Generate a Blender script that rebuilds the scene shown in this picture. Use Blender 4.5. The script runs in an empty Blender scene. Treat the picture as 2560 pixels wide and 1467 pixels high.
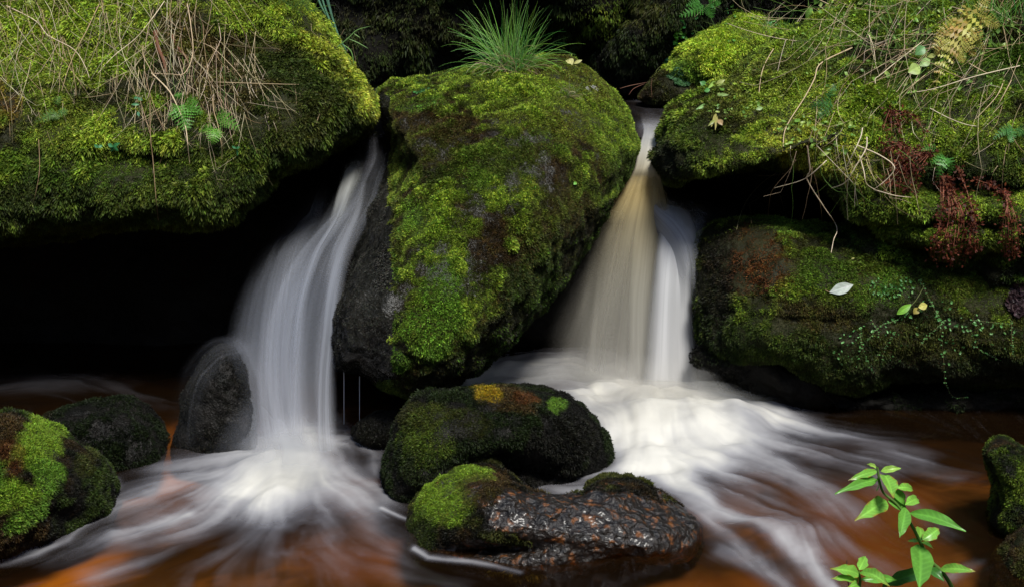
import bpy, bmesh, math, random
import numpy as np
from mathutils import Vector, Matrix
from mathutils.bvhtree import BVHTree

SC = bpy.context.scene
COL = SC.collection
R = math.radians

# ---------------------------------------------------------------- camera
CAM_H, PITCH, FPX = 1.3, 15.0, 3423.0
cam_data = bpy.data.cameras.new("camera")
cam = bpy.data.objects.new("camera", cam_data)
COL.objects.link(cam)
cam.location = (0, 0, CAM_H)
cam.rotation_euler = (R(90 - PITCH), 0, 0)
cam_data.sensor_width = 36.0
cam_data.lens = 36.0 * FPX / 2560.0
cam_data.clip_start = 0.05
cam_data.clip_end = 300.0
SC.camera = cam

# ---------------------------------------------------------------- sky, sun, exposure
SUN_EL, SUN_AZ = 58.0, 24.0         # azimuth measured from behind the camera, positive = from the right
world = bpy.data.worlds.new("World")
SC.world = world
world.use_nodes = True
wn = world.node_tree.nodes
bg = wn.get("Background") or wn.new("ShaderNodeBackground")
sky = wn.new("ShaderNodeTexSky")
sky.sky_type = 'NISHITA'
sky.sun_disc = False
sky.sun_elevation = R(SUN_EL)
sky.sun_rotation = R(180 - SUN_AZ)
world.node_tree.links.new(sky.outputs[0], bg.inputs[0])
bg.inputs[1].default_value = 0.085
sun_data = bpy.data.lights.new("sun", 'SUN')
sun_data.energy = 2.6
sun_data.angle = R(14)
sun_data.color = (1.0, 0.97, 0.90)
sun = bpy.data.objects.new("sun", sun_data)
COL.objects.link(sun)
_el, _az = R(SUN_EL), R(SUN_AZ)
_to = Vector((math.sin(_az) * math.cos(_el), -math.cos(_az) * math.cos(_el), math.sin(_el)))
sun.rotation_euler = _to.to_track_quat('Z', 'Y').to_euler()
sun.location = _to * 20
SC.view_settings.view_transform = 'Standard'
SC.view_settings.look = 'None'
SC.view_settings.exposure = 0.85
SC.view_settings.gamma = 1
SC.cycles.use_denoising = True
SC.cycles.transparent_max_bounces = 28
SC.cycles.max_bounces = 7
SC.cycles.diffuse_bounces = 3
SC.cycles.glossy_bounces = 3
SC.cycles.transmission_bounces = 4
SC.cycles.caustics_reflective = False
SC.cycles.caustics_refractive = False
SC.cycles.sample_clamp_indirect = 4.0

# ---------------------------------------------------------------- helpers
CP, SP = math.cos(R(PITCH)), math.sin(R(PITCH))

def ray(px, py):
    px = np.asarray(px, float); py = np.asarray(py, float)
    a = (px - 1280.0) / FPX
    b = -(py - 733.5) / FPX
    x = a
    y = CP + b * SP
    z = -SP + b * CP
    return x, y, z

def P(px, py, Y):
    """world point on the line of sight of a photo pixel, at distance Y in front"""
    x, y, z = ray(px, py)
    t = Y / y
    return np.stack([x * t, y * t, CAM_H + z * t], -1)

def W(px, py, z0=0.0):
    x, y, z = ray(px, py)
    t = (z0 - CAM_H) / z
    return np.stack([x * t, y * t, z0 + 0 * t], -1)

def proj(p):
    x = p[..., 0]; y = p[..., 1]; z = p[..., 2] - CAM_H
    dep = y * CP - z * SP
    up = y * SP + z * CP
    dep = np.maximum(dep, 0.05)
    return 1280 + FPX * x / dep, 733.5 - FPX * up / dep

def _h(ix, iy, iz, seed):
    h = (ix.astype(np.uint32) * np.uint32(374761393) + iy.astype(np.uint32) * np.uint32(668265263)
         + iz.astype(np.uint32) * np.uint32(2147483647) + np.uint32((seed * 974711 + 12345) & 0xffffffff))
    h = (h ^ (h >> np.uint32(13))) * np.uint32(1274126177)
    h = h ^ (h >> np.uint32(16))
    return h.astype(np.float64) / 4294967295.0 * 2 - 1

def vnoise(p, seed=0):
    """smooth value noise, -1..1"""
    f = np.floor(p).astype(np.int64)
    t = p - f
    t = t * t * t * (t * (t * 6 - 15) + 10)
    r = 0
    for dx in (0, 1):
        for dy in (0, 1):
            for dz in (0, 1):
                w = (t[..., 0] if dx else 1 - t[..., 0]) * (t[..., 1] if dy else 1 - t[..., 1]) * (t[..., 2] if dz else 1 - t[..., 2])
                r = r + w * _h(f[..., 0] + dx, f[..., 1] + dy, f[..., 2] + dz, seed)
    return r

def fbm(p, scale, octv=4, seed=0, gain=0.5):
    p = p * scale
    a, s, r = 1.0, 0.0, 0
    for k in range(octv):
        r = r + a * vnoise(p + 17.3 * k, seed + k)
        s += a
        a *= gain
        p = p * 2.03
    return r / s

def sst(a, b, x):
    t = np.clip((x - a) / (b - a), 0, 1)
    return t * t * (3 - 2 * t)

def mesh_from(name, verts, faces, mat=None, smooth=True, cols=None, uvs=None, attrs=None):
    """faces: (n,3) or (n,4) int array"""
    me = bpy.data.meshes.new(name)
    verts = np.ascontiguousarray(verts, dtype=np.float32)
    faces = np.ascontiguousarray(faces, dtype=np.int32)
    nf, k = faces.shape
    me.vertices.add(len(verts)); me.vertices.foreach_set("co", verts.ravel())
    me.loops.add(nf * k); me.loops.foreach_set("vertex_index", faces.ravel())
    me.polygons.add(nf)
    me.polygons.foreach_set("loop_start", np.arange(0, nf * k, k, dtype=np.int32))
    me.polygons.foreach_set("loop_total", np.full(nf, k, dtype=np.int32))
    me.polygons.foreach_set("use_smooth", np.full(nf, smooth, dtype=bool))
    me.update(calc_edges=True)
    if cols is not None:
        a = me.color_attributes.new("Col", 'FLOAT_COLOR', 'POINT')
        c = np.ones((len(verts), 4), np.float32); c[:, :3] = cols
        a.data.foreach_set("color", c.ravel())
    if attrs:
        for kname, val in attrs.items():
            a = me.attributes.new(kname, 'FLOAT', 'POINT')
            a.data.foreach_set("value", np.ascontiguousarray(val, dtype=np.float32))
    if uvs is not None:
        uv = me.uv_layers.new(name="UVMap")
        uv.data.foreach_set("uv", np.ascontiguousarray(uvs[faces.ravel()], dtype=np.float32).ravel())
    if mat: me.materials.append(mat)
    return me

def link(name, me, parent=None, label=None, cat=None, group=None, kind=None):
    o = bpy.data.objects.new(name, me)
    COL.objects.link(o)
    if parent is not None:
        o.parent = parent
        o.matrix_parent_inverse = Matrix.Translation(-parent.location)
    if label: o["label"] = label
    if cat: o["category"] = cat
    if group: o["group"] = group
    if kind: o["kind"] = kind
    return o

def thing(name, label, cat, loc=(0, 0, 0), group=None):
    o = bpy.data.objects.new(name, None)
    COL.objects.link(o)
    o.location = Vector([float(v) for v in loc]); o["label"] = label; o["category"] = cat
    o.empty_display_size = 0.05
    if group: o["group"] = group
    return o

# ---------------------------------------------------------------- materials
def new_mat(name):
    m = bpy.data.materials.new(name); m.use_nodes = True
    nt = m.node_tree
    for n in list(nt.nodes): nt.nodes.remove(n)
    out = nt.nodes.new("ShaderNodeOutputMaterial")
    return m, nt, out

def N(nt, typ, **kw):
    n = nt.nodes.new(typ)
    for k, v in kw.items(): setattr(n, k, v)
    return n

def foliage_mat(name, trans=0.3, rough=0.55, spec=0.3, attr="Col"):
    m, nt, out = new_mat(name)
    at = N(nt, "ShaderNodeAttribute", attribute_name=attr)
    pb = N(nt, "ShaderNodeBsdfPrincipled")
    pb.inputs["Roughness"].default_value = rough
    pb.inputs["Specular IOR Level"].default_value = spec
    tr = N(nt, "ShaderNodeBsdfTranslucent")
    mx = N(nt, "ShaderNodeMixShader"); mx.inputs[0].default_value = trans
    L = nt.links.new
    L(at.outputs["Color"], pb.inputs["Base Color"]); L(at.outputs["Color"], tr.inputs["Color"])
    L(pb.outputs[0], mx.inputs[1]); L(tr.outputs[0], mx.inputs[2]); L(mx.outputs[0], out.inputs[0])
    return m

def rock_mat(name, c1, c2, rough=0.4, wet=0.5, bump=0.5, scale=30.0, c3=None, vor=0.0, cscale=None):
    m, nt, out = new_mat(name)
    L = nt.links.new
    tc = N(nt, "ShaderNodeNewGeometry")
    n1 = N(nt, "ShaderNodeTexNoise"); n1.inputs["Scale"].default_value = cscale or scale * 0.35; n1.inputs["Detail"].default_value = 8
    n2 = N(nt, "ShaderNodeTexNoise"); n2.inputs["Scale"].default_value = scale * 3; n2.inputs["Detail"].default_value = 6
    L(tc.outputs["Position"], n1.inputs["Vector"]); L(tc.outputs["Position"], n2.inputs["Vector"])
    cr = N(nt, "ShaderNodeValToRGB")
    cr.color_ramp.elements[0].position = 0.35; cr.color_ramp.elements[0].color = (*c1, 1)
    cr.color_ramp.elements[1].position = 0.65; cr.color_ramp.elements[1].color = (*c2, 1)
    if c3:
        e = cr.color_ramp.elements.new(0.78); e.color = (*c3, 1)
    L(n1.outputs["Fac"], cr.inputs["Fac"])
    pb = N(nt, "ShaderNodeBsdfPrincipled")
    L(cr.outputs["Color"], pb.inputs["Base Color"])
    mr = N(nt, "ShaderNodeMapRange")
    mr.inputs["To Min"].default_value = max(rough - 0.15, 0.08); mr.inputs["To Max"].default_value = rough + 0.25
    L(n2.outputs["Fac"], mr.inputs["Value"]); L(mr.outputs[0], pb.inputs["Roughness"])
    pb.inputs["Specular IOR Level"].default_value = wet
    b = N(nt, "ShaderNodeBump"); b.inputs["Strength"].default_value = bump; b.inputs["Distance"].default_value = 0.006
    if vor:
        v = N(nt, "ShaderNodeTexVoronoi"); v.inputs["Scale"].default_value = vor
        L(tc.outputs["Position"], v.inputs["Vector"])
        ad = N(nt, "ShaderNodeMath", operation='ADD'); L(v.outputs["Distance"], ad.inputs[0]); L(n2.outputs["Fac"], ad.inputs[1])
        L(ad.outputs[0], b.inputs["Height"])
    else:
        L(n2.outputs["Fac"], b.inputs["Height"])
    L(b.outputs[0], pb.inputs["Normal"])
    L(pb.outputs[0], out.inputs[0])
    return m

M_MOSS = foliage_mat("moss", 0.25, 0.6, 0.25)
M_LEAF = foliage_mat("leaf_green", 0.35, 0.4, 0.4)
M_STRAW = foliage_mat("dry_straw", 0.15, 0.6, 0.2)
M_ROCK = rock_mat("wet_rock", (0.012, 0.013, 0.004), (0.026, 0.026, 0.008), 0.65, 0.2, 0.9)
M_BLACK = rock_mat("black_wet_rock", (0.005, 0.005, 0.004), (0.014, 0.012, 0.010), 0.42, 0.22, 1.0, 60)
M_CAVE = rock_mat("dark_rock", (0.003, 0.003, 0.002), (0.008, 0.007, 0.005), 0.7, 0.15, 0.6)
M_GREYR = rock_mat("grey_rock", (0.010, 0.010, 0.006), (0.026, 0.024, 0.017), 0.32, 0.6, 1.0, 45)
M_SOIL = rock_mat("forest_soil", (0.012, 0.009, 0.005), (0.04, 0.03, 0.015), 0.85, 0.1, 0.8, 12)

# ---------------------------------------------------------------- boulders
SURF = []     # (bvh) of every solid, for laying plants on them

def closed_spline(pts, n):
    pts = np.array(pts, float)
    m = len(pts)
    seg = np.linalg.norm(np.roll(pts, -1, 0) - pts, axis=1)
    cum = np.concatenate([[0], np.cumsum(seg)])
    s = np.linspace(0, cum[-1], n, endpoint=False)
    i = np.clip(np.searchsorted(cum, s, side='right') - 1, 0, m - 1)
    t = ((s - cum[i]) / np.maximum(seg[i], 1e-6))[:, None]
    p0, p1, p2, p3 = pts[(i - 1) % m], pts[i], pts[(i + 1) % m], pts[(i + 2) % m]
    return 0.5 * ((2 * p1) + (-p0 + p2) * t + (2 * p0 - 5 * p1 + 4 * p2 - p3) * t ** 2 + (-p0 + 3 * p1 - 3 * p2 + p3) * t ** 3)

def grid_normals(v, faces):
    n = np.zeros_like(v)
    a, b, c = v[faces[:, 0]], v[faces[:, 1]], v[faces[:, 2]]
    fn = np.cross(b - a, c - a)
    for k in range(faces.shape[1]):
        for ax in range(3):
            n[:, ax] += np.bincount(faces[:, k], fn[:, ax], minlength=len(v))
    return n / np.maximum(np.linalg.norm(n, axis=1, keepdims=True), 1e-9)

class Body: pass

def boulder(name, label, cat, outline, pole, Y, tx=0.0, ty=0.0, Tf=0.3, Tb=0.4, p=2.2, nt=260, nr=70,
            amps=((2.2, 0.022), (9, 0.012), (38, 0.004)), seed=1, mat=None, dents=(), ridges=(), kind=None, group=None, solid=True, cushion=0.0):
    sil = closed_spline(outline, nt)
    pole = np.array(pole, float)
    ph = np.linspace(0.012, math.pi / 2, nr)
    rings = []
    for side in (0, 1):
        for r in (np.sin(ph) if side == 0 else np.sin(ph[::-1][1:])):
            q = pole + (sil - pole) * r
            ys = Y + ty * (pole[1] - q[:, 1]) / 1000.0 + tx * (q[:, 0] - pole[0]) / 1000.0
            k = (max(1 - r ** p, 0)) ** (1 / p)
            if side == 0:
                yy = ys - Tf * k
                for (dx, dy, rx, ry, dep) in dents:
                    yy = yy + dep * np.exp(-(((q[:, 0] - dx) / rx) ** 2 + ((q[:, 1] - dy) / ry) ** 2)) * (1 - r ** 8)
                rings.append(P(q[:, 0], q[:, 1], yy))
            else:
                rings.append(P(q[:, 0], q[:, 1], ys + Tb * k * 0.999))
    nring = len(rings)
    v = np.concatenate(rings, 0)
    idx = np.arange(nring * nt).reshape(nring, nt)
    a = idx[:-1]; b = np.roll(idx, -1, 1)[:-1]; c = np.roll(idx, -1, 1)[1:]; d = idx[1:]
    f = np.stack([a.ravel(), b.ravel(), c.ravel(), d.ravel()], 1)
    # caps: degenerate-free fans as quads sharing centre vertices
    cf, cb = len(v), len(v) + 1
    v = np.concatenate([v, v[:nt].mean(0)[None], v[-nt:].mean(0)[None]], 0)
    tri_f = np.stack([np.full(nt, cf), np.roll(idx[0], -1), idx[0]], 1)
    tri_b = np.stack([np.full(nt, cb), idx[-1], np.roll(idx[-1], -1)], 1)
    tris = np.concatenate([f[:, [0, 1, 2]], f[:, [0, 2, 3]], tri_f, tri_b], 0)
    nrm = grid_normals(v, tris)
    cen = v.mean(0)
    if np.mean(np.sum(nrm * (v - cen), 1)) < 0:
        tris = tris[:, ::-1].copy(); nrm = -nrm
    v0 = v.copy()
    for i, (s, am) in enumerate(amps):
        nz = fbm(v0, s, 3 if i < 2 else 2, seed * 10 + i)
        if i == 0: nz = nz * 1.6
        v = v + nrm * (nz * am)[:, None]
    if cushion:
        cn = fbm(v0, 15, 3, seed * 10 + 5)
        v = v + nrm * ((1 - np.abs(cn) * 2.6).clip(-1, 1) * cushion)[:, None]
    for (s, am, sx) in ridges:      # strata: long thin steps
        q = v0 * np.array([s * sx, s * sx, s])
        nz = fbm(q, 1.0, 3, seed * 10 + 7)
        v = v + nrm * ((1 - np.abs(nz) * 2.5).clip(-1, 1) * am)[:, None]
    nrm = grid_normals(v, tris)
    me = mesh_from(name, v, tris, mat or M_ROCK)
    o = link(name, me, None, label, cat, group, kind)
    B = Body(); B.v, B.f, B.n, B.o, B.seed = v, tris, nrm, o, seed
    if solid:
        SURF.append(BVHTree.FromPolygons([tuple(x) for x in v], [tuple(x) for x in tris.tolist()]))
    B.bvh = SURF[-1] if solid else None
    return B

def hit(px, py, off=0.0, dflt=3.6, only=None):
    x, y, z = ray(px, py)
    d = Vector((float(x), float(y), float(z))).normalized()
    best = None
    for b in ([only] if only else SURF):
        loc, n, i, dist = b.ray_cast(Vector((0, 0, CAM_H)), d)
        if loc is not None and (best is None or dist < best[1]): best = (loc, dist, n)
    if best is None:
        return Vector(P(px, py, dflt - off).tolist()), Vector((0, -1, 0.2)), False
    return best[0] - d * off, best[2], True

# ---------------------------------------------------------------- moss
C = dict(
    bright=(0.225, 0.30, 0.03), yellow=(0.32, 0.35, 0.04), lime=(0.155, 0.25, 0.02), mid=(0.11, 0.165, 0.015),
    green=(0.06, 0.12, 0.012), dark=(0.028, 0.045, 0.007), olive=(0.05, 0.055, 0.010), brown=(0.060, 0.038, 0.012),
    black=(0.010, 0.010, 0.006), gold=(0.34, 0.23, 0.01), rust=(0.12, 0.04, 0.01), grey=(0.05, 0.05, 0.04), vivid=(0.105, 0.205, 0.02),
    deep=(0.014, 0.024, 0.005))
C = {k: np.array(v) for k, v in C.items()}

def blobs(px, py, zones):
    """zones: (px, py, rx, ry, angle_deg, key, strength)"""
    for (zx, zy, rx, ry, an, key, st) in zones:
        ca, sa = math.cos(R(an)), math.sin(R(an))
        dx, dy = px - zx, py - zy
        u = (dx * ca + dy * sa) / rx; w = (-dx * sa + dy * ca) / ry
        yield key, st * np.clip(1.35 - (u * u + w * w) ** 0.5 * 1.0, 0, 1), (u * u + w * w) ** 0.5

def moss(B, n, pal=('mid', 'bright', 'dark'), zones=(), bare=(), size=0.0085, leaf=5, seed=0, droop=0.25,
         clump=14.0, thin=0.0, width=0.16, back=0.10, var=0.6, lowdark=0.0, cut=None, gainc=1.0):
    rg = np.random.default_rng(seed + 100 * B.seed)
    v, f = B.v, B.f
    a, b, c = v[f[:, 0]], v[f[:, 1]], v[f[:, 2]]
    cr = np.cross(b - a, c - a)
    area = np.linalg.norm(cr, axis=1) * 0.5
    cen = (a + b + c) / 3
    fn = cr / np.maximum(2 * area[:, None], 1e-12)
    view = cen - np.array([0, 0, CAM_H])
    facing = -np.sum(fn * view, 1) / np.linalg.norm(view, axis=1)
    w = area * np.where(facing > -0.12, 1.0, back)
    fx, fy = proj(cen)
    inside = (fx > -260) & (fx < 2820) & (fy > -260) & (fy < 1600)
    w = w * np.where(inside, 1.0, 0.12)
    if len(bare):
        nzb = fbm(cen, 22, 3, B.seed + 55) * 0.45
        for k, s, d in blobs(fx, fy, [(z[0], z[1], z[2], z[3], z[4], 'x', z[5]) for z in bare]):
            w = w * (1 - sst(1.2, 0.9, d + nzb * .8) * min(1.0, k_strength(s, d) * 1.25))
    if cut is not None: w = w * cut(cen)
    w = np.maximum(w, 0)
    cdf = np.cumsum(w); tot = cdf[-1]
    ti = np.searchsorted(cdf, rg.random(n) * tot).clip(0, len(f) - 1)
    r1 = np.sqrt(rg.random(n))[:, None]; r2 = rg.random(n)[:, None]
    pos = a[ti] * (1 - r1) + b[ti] * (r1 * (1 - r2)) + c[ti] * (r1 * r2)
    nn = B.n[f[ti, 0]] * 0.6 + fn[ti] * 0.4
    nn /= np.linalg.norm(nn, axis=1, keepdims=True)
    px, py = proj(pos)
    szv = np.clip(1.0 + 1.3 * fbm(pos, 6.0, 2, B.seed + 71), .85, 1.7)
    # colour: clumps of several mosses
    n1 = fbm(pos, clump * 0.35, 3, B.seed + 3); n2 = fbm(pos, clump * 1.6, 3, B.seed + 9); n3 = fbm(pos, clump * 5, 2, B.seed + 19)
    t = np.clip(0.5 + n1 * 1.1 + n2 * 0.7, 0, 1)[:, None]
    p0, p1, p2 = C[pal[0]], C[pal[1]], C[pal[2]]
    col = p2 * (1 - sst(0.15, 0.5, t)) + p0 * sst(0.15, 0.5, t)
    col = col * (1 - sst(0.5, 0.85, t)) + p1 * sst(0.5, 0.85, t)
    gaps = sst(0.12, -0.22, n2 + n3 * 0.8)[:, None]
    col = col * (1 - 0.62 * gaps)  # darker between clumps: shade of the gaps put into the colour
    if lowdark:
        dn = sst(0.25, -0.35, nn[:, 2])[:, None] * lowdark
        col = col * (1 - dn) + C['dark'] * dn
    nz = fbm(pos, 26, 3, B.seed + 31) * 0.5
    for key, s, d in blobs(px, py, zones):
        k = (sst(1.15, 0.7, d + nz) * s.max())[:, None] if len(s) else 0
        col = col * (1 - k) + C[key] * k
    col = col * (1 + var * (rg.random((n, 1)) * 2 - 1)) * np.where(rg.random((n, 1)) < .10, 1.7, 1.0) * (1 + 0.15 * (rg.random((n, 3)) * 2 - 1))
    n = n; size = size * 0.70
    col = col * gainc
    hgt = (0.7 + 0.9 * np.clip(0.5 + n2 * 1.5, 0, 1.2)) * size * szv
    # cushion relief: push the roots out where the clump is thick
    pos = pos + nn * (np.clip(n2 * 1.2 + 0.35, 0, 1) * size * 1.1)[:, None]
    L = leaf
    dirs = nn[:, None, :] * 0.9 + rg.normal(0, 0.62, (n, L, 3)) + np.array([0, 0, -droop])
    dirs /= np.linalg.norm(dirs, axis=2, keepdims=True)
    ln = hgt[:, None] * (0.55 + 0.8 * rg.random((n, L)))
    side = np.cross(dirs, rg.normal(0, 1, (n, L, 3)))
    side /= np.maximum(np.linalg.norm(side, axis=2, keepdims=True), 1e-6)
    wd = (ln * width)[..., None]
    base = pos[:, None, :] + rg.normal(0, size * 0.25, (n, L, 3))
    mid = base + dirs * (ln * 0.45)[..., None]
    tip = base + (dirs + np.array([0, 0, -0.5 * droop])) * ln[..., None]
    vv = np.stack([base, mid - side * wd, mid + side * wd, tip], 2).reshape(-1, 3)
    i0 = np.arange(n * L) * 4
    ff = np.stack([i0, i0 + 1, i0 + 3, i0 + 2], 1)
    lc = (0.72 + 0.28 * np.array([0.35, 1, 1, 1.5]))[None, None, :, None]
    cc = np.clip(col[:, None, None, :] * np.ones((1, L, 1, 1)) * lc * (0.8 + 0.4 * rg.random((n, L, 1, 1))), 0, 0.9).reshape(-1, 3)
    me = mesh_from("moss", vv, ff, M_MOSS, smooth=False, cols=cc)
    return link("moss", me, B.o, kind="stuff")

def k_strength(s, d):
    return float(s.max()) if len(s) else 0.0
# ================================================================ THE SETTING
def terrain_h(x, y):
    p = np.stack([x, y, 0 * x], -1)
    bed = -0.11 + 0 * x
    up = 0.60 * sst(4.22, 4.5, y)
    cliff = 3.2 * sst(5.3, 6.6, y) + 2.0 * sst(6.5, 14, y)
    left = 1.5 * sst(-1.75, -3.2, x) * sst(0.5, 3.0, y) + 3.0 * sst(-3.0, -9.0, x)
    right = 1.5 * sst(1.75, 3.2, x) * sst(0.5, 3.0, y) + 3.0 * sst(3.0, 9.0, x)
    near = 2.6 * sst(-1.8, -5.5, y)  # unseen rise behind the camera, added to block low sky light
    h = bed + up + cliff + left + right + near + 0.33 * sst(2.4, 1.7, y) + 0.3 * sst(0.9, -1.2, y)
    far = sst(6, 14, np.hypot(x, y - 2))
    return h + 0.05 * fbm(p, 1.7, 4, 5) * (1 + 8 * far) + 3 * far
def make_terrain():
    a = np.linspace(-1, 1, 321)
    g = np.sign(a) * (np.abs(a) * 3.2 + 56 * np.abs(a) ** 5)
    X, Yy = np.meshgrid(g, g + 3.0)
    Z = terrain_h(X, Yy)
    v = np.stack([X, Yy, Z], -1).reshape(-1, 3)
    n = len(g); idx = np.arange(n * n).reshape(n, n)
    f = np.stack([idx[:-1, :-1].ravel(), idx[:-1, 1:].ravel(), idx[1:, 1:].ravel(), idx[1:, :-1].ravel()], 1)
    # colour of the bed: orange peaty gravel patches, darker stones, cave shade painted black
    nz = fbm(v, 5.0, 4, 77) + 0.35 * fbm(v, 30, 2, 78)
    x, y = proj(v)
    bedc = np.array([0.095, 0.062, 0.028]) + sst(-0.1, 0.35, nz)[:, None] * np.array([0.13, 0.07, 0.018])
    for key, s, d in blobs(x, y, [(80, 1420, 240, 110, -15, 'o', 1), (300, 1190, 220, 40, -20, 'r', 0.9), (2150, 1360, 260, 130, 20, 'r', 1), (950, 1400, 250, 90, 0, 'r', .9), (2250, 1250, 150, 80, 20, 'r', .7), (80, 1450, 240, 75, -8, 'o', 1), (380, 1215, 170, 45, -10, 'o', .6), (440, 1085, 60, 40, 0, 'r', 1), (1850, 1470, 260, 50, 0, 'r', .9)]):
        k = (sst(1.15, 0.2, d + nz * 0.4) * 0.85)[:, None]
        bedc = bedc * (1 - k) + (np.array([0.85, 0.43, 0.06]) if key == 'o' else np.array([0.27, 0.13, 0.036])) * k
    for bx, by, rx_, ry_ in ((2380, 1090, 620, 120), (250, 970, 560, 110), (1250, 920, 300, 40), (1500, 1400, 420, 60)):  # black zones: shade under ledges and caves put into the bed colour
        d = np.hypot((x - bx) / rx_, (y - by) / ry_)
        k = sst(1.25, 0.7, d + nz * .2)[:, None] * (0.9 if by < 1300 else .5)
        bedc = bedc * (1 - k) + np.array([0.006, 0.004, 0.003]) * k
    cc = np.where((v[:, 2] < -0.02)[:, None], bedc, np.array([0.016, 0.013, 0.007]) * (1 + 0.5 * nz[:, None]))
    m, nt, out = new_mat("ground")
    at = N(nt, "ShaderNodeAttribute", attribute_name="Col")
    pb = N(nt, "ShaderNodeBsdfPrincipled"); pb.inputs["Roughness"].default_value = 0.8; pb.inputs["Specular IOR Level"].default_value = 0.1
    nt.links.new(at.outputs["Color"], pb.inputs["Base Color"]); nt.links.new(pb.outputs[0], out.inputs[0])
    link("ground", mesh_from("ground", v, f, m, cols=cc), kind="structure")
make_terrain()

BR = {}
def add(key, *a, **k):
    BR[key] = boulder(*a, **k); return BR[key]

# dark back wall of the gorge, above and behind the falls
add('cliff', "rock_face", "dark overhanging rock face in deep shade behind the grass tufted boulder", "rock face",
    [(560, -420), (1100, -520), (1600, -420), (1640, -60), (1590, 60), (1560, 100), (1480, 130), (1300, 210), (1000, 225), (760, 300), (620, 200)],
    (1150, -60), 5.1, Tf=0.35, Tb=1.2, ty=-0.5, seed=2, mat=M_CAVE, amps=((2.2, 0.10), (7, 0.05), (30, 0.008)))
add('cliff2', "rock_face", "shaded rock wall with brown hanging moss between dark cave and small mossy mound", "rock face",
    [(1540, -420), (2000, -420), (2100, -100), (2000, 60), (1800, 190), (1660, 200), (1560, 215), (1500, 175), (1510, 130), (1600, 60), (1570, -100)],
    (1700, 0), 5.05, Tf=0.25, Tb=1.2, seed=3, mat=M_CAVE, amps=((2.2, 0.06), (7, 0.03), (30, 0.008)))
# stone walls of the caves under the boulders
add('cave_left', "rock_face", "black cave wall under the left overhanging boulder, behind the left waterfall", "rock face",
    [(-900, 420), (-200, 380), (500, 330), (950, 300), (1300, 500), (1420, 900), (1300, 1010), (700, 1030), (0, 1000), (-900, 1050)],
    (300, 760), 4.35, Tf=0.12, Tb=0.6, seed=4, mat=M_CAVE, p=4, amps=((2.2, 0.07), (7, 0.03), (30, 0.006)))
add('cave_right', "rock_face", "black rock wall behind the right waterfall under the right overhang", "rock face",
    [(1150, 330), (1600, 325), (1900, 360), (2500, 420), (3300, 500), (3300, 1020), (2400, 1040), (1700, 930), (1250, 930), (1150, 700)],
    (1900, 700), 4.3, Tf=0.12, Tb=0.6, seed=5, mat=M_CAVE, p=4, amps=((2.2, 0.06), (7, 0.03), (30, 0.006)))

# left overhanging boulder
add('left', "mossy_boulder", "huge mossy boulder overhanging the black cave at left, draped with dry grass", "boulder",
    [(-900, -330), (-300, -380), (300, -300), (560, -120), (690, -10), (770, 45), (830, 120), (880, 190), (922, 250), (928, 285), (905, 305),
     (870, 340), (800, 400), (700, 440), (640, 500), (560, 545), (440, 560), (330, 560), (200, 575), (80, 580), (-60, 590), (-400, 600), (-900, 560)],
    (330, 250), 4.02, ty=0.95, tx=-0.10, Tf=0.36, Tb=0.7, p=3.0, nt=420, nr=110, seed=6, cushion=.010,
    dents=((620, 130, 140, 70, 0.12), (330, 120, 60, 90, 0.06), (420, 400, 300, 22, 0.035)), amps=((2.0, 0.028), (7, 0.026), (30, 0.008)))
# centre leaning boulder
add('centre', "mossy_boulder", "big leaning moss covered boulder between the two waterfalls with grass tuft on top", "boulder",
    [(955, 238), (1020, 205), (1090, 190), (1200, 175), (1300, 160), (1400, 150), (1470, 180), (1520, 232), (1556, 287), (1576, 335), (1578, 390),
     (1552, 450), (1520, 515), (1470, 590), (1420, 660), (1370, 740), (1290, 830), (1230, 880), (1180, 930), (1120, 965), (1040, 985), (960, 965), (900, 925),
     (845, 905), (834, 830), (855, 740), (888, 640), (920, 540), (960, 450), (988, 375), (972, 300)],
    (1170, 560), 3.85, ty=0.95, tx=0.10, Tf=0.48, Tb=0.35, p=2.3, nt=420, nr=120, seed=7, cushion=.007,
    mat=M_GREYR, dents=((1120, 400, 110, 35, 0.02), (1300, 330, 120, 90, -0.03), (930, 520, 40, 200, 0.02), (1500, 520, 130, 90, 0.05)),
    amps=((2.2, 0.018), (8, 0.016), (34, 0.006)))
# right upper bank boulder
add('right_top', "mossy_boulder", "long sloping mossy boulder at upper right with ferns, overhanging a black hollow", "boulder",
    [(1656, 365), (1672, 312), (1710, 274), (1770, 234), (1838, 205), (1892, 152), (1966, 88), (2062, 36), (2200, -110), (2500, -330), (3300, -420), (3400, 300),
     (3300, 640), (2800, 660), (2560, 640), (2400, 650), (2280, 610), (2180, 560), (2100, 500), (2020, 440), (1960, 415), (1880, 398), (1790, 402), (1720, 425), (1685, 436), (1655, 412)],
    (2180, 330), 4.05, ty=1.15, tx=-0.05, Tf=0.36, Tb=0.8, p=2.3, nt=460, nr=120, seed=8, cushion=.011,
    dents=((1820, 230, 90, 60, 0.06), (2420, 480, 160, 40, 0.12), (2300, 560, 200, 22, 0.08), (1700, 350, 60, 60, -0.05)), amps=((2.0, 0.022), (7, 0.024), (30, 0.008)))
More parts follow.
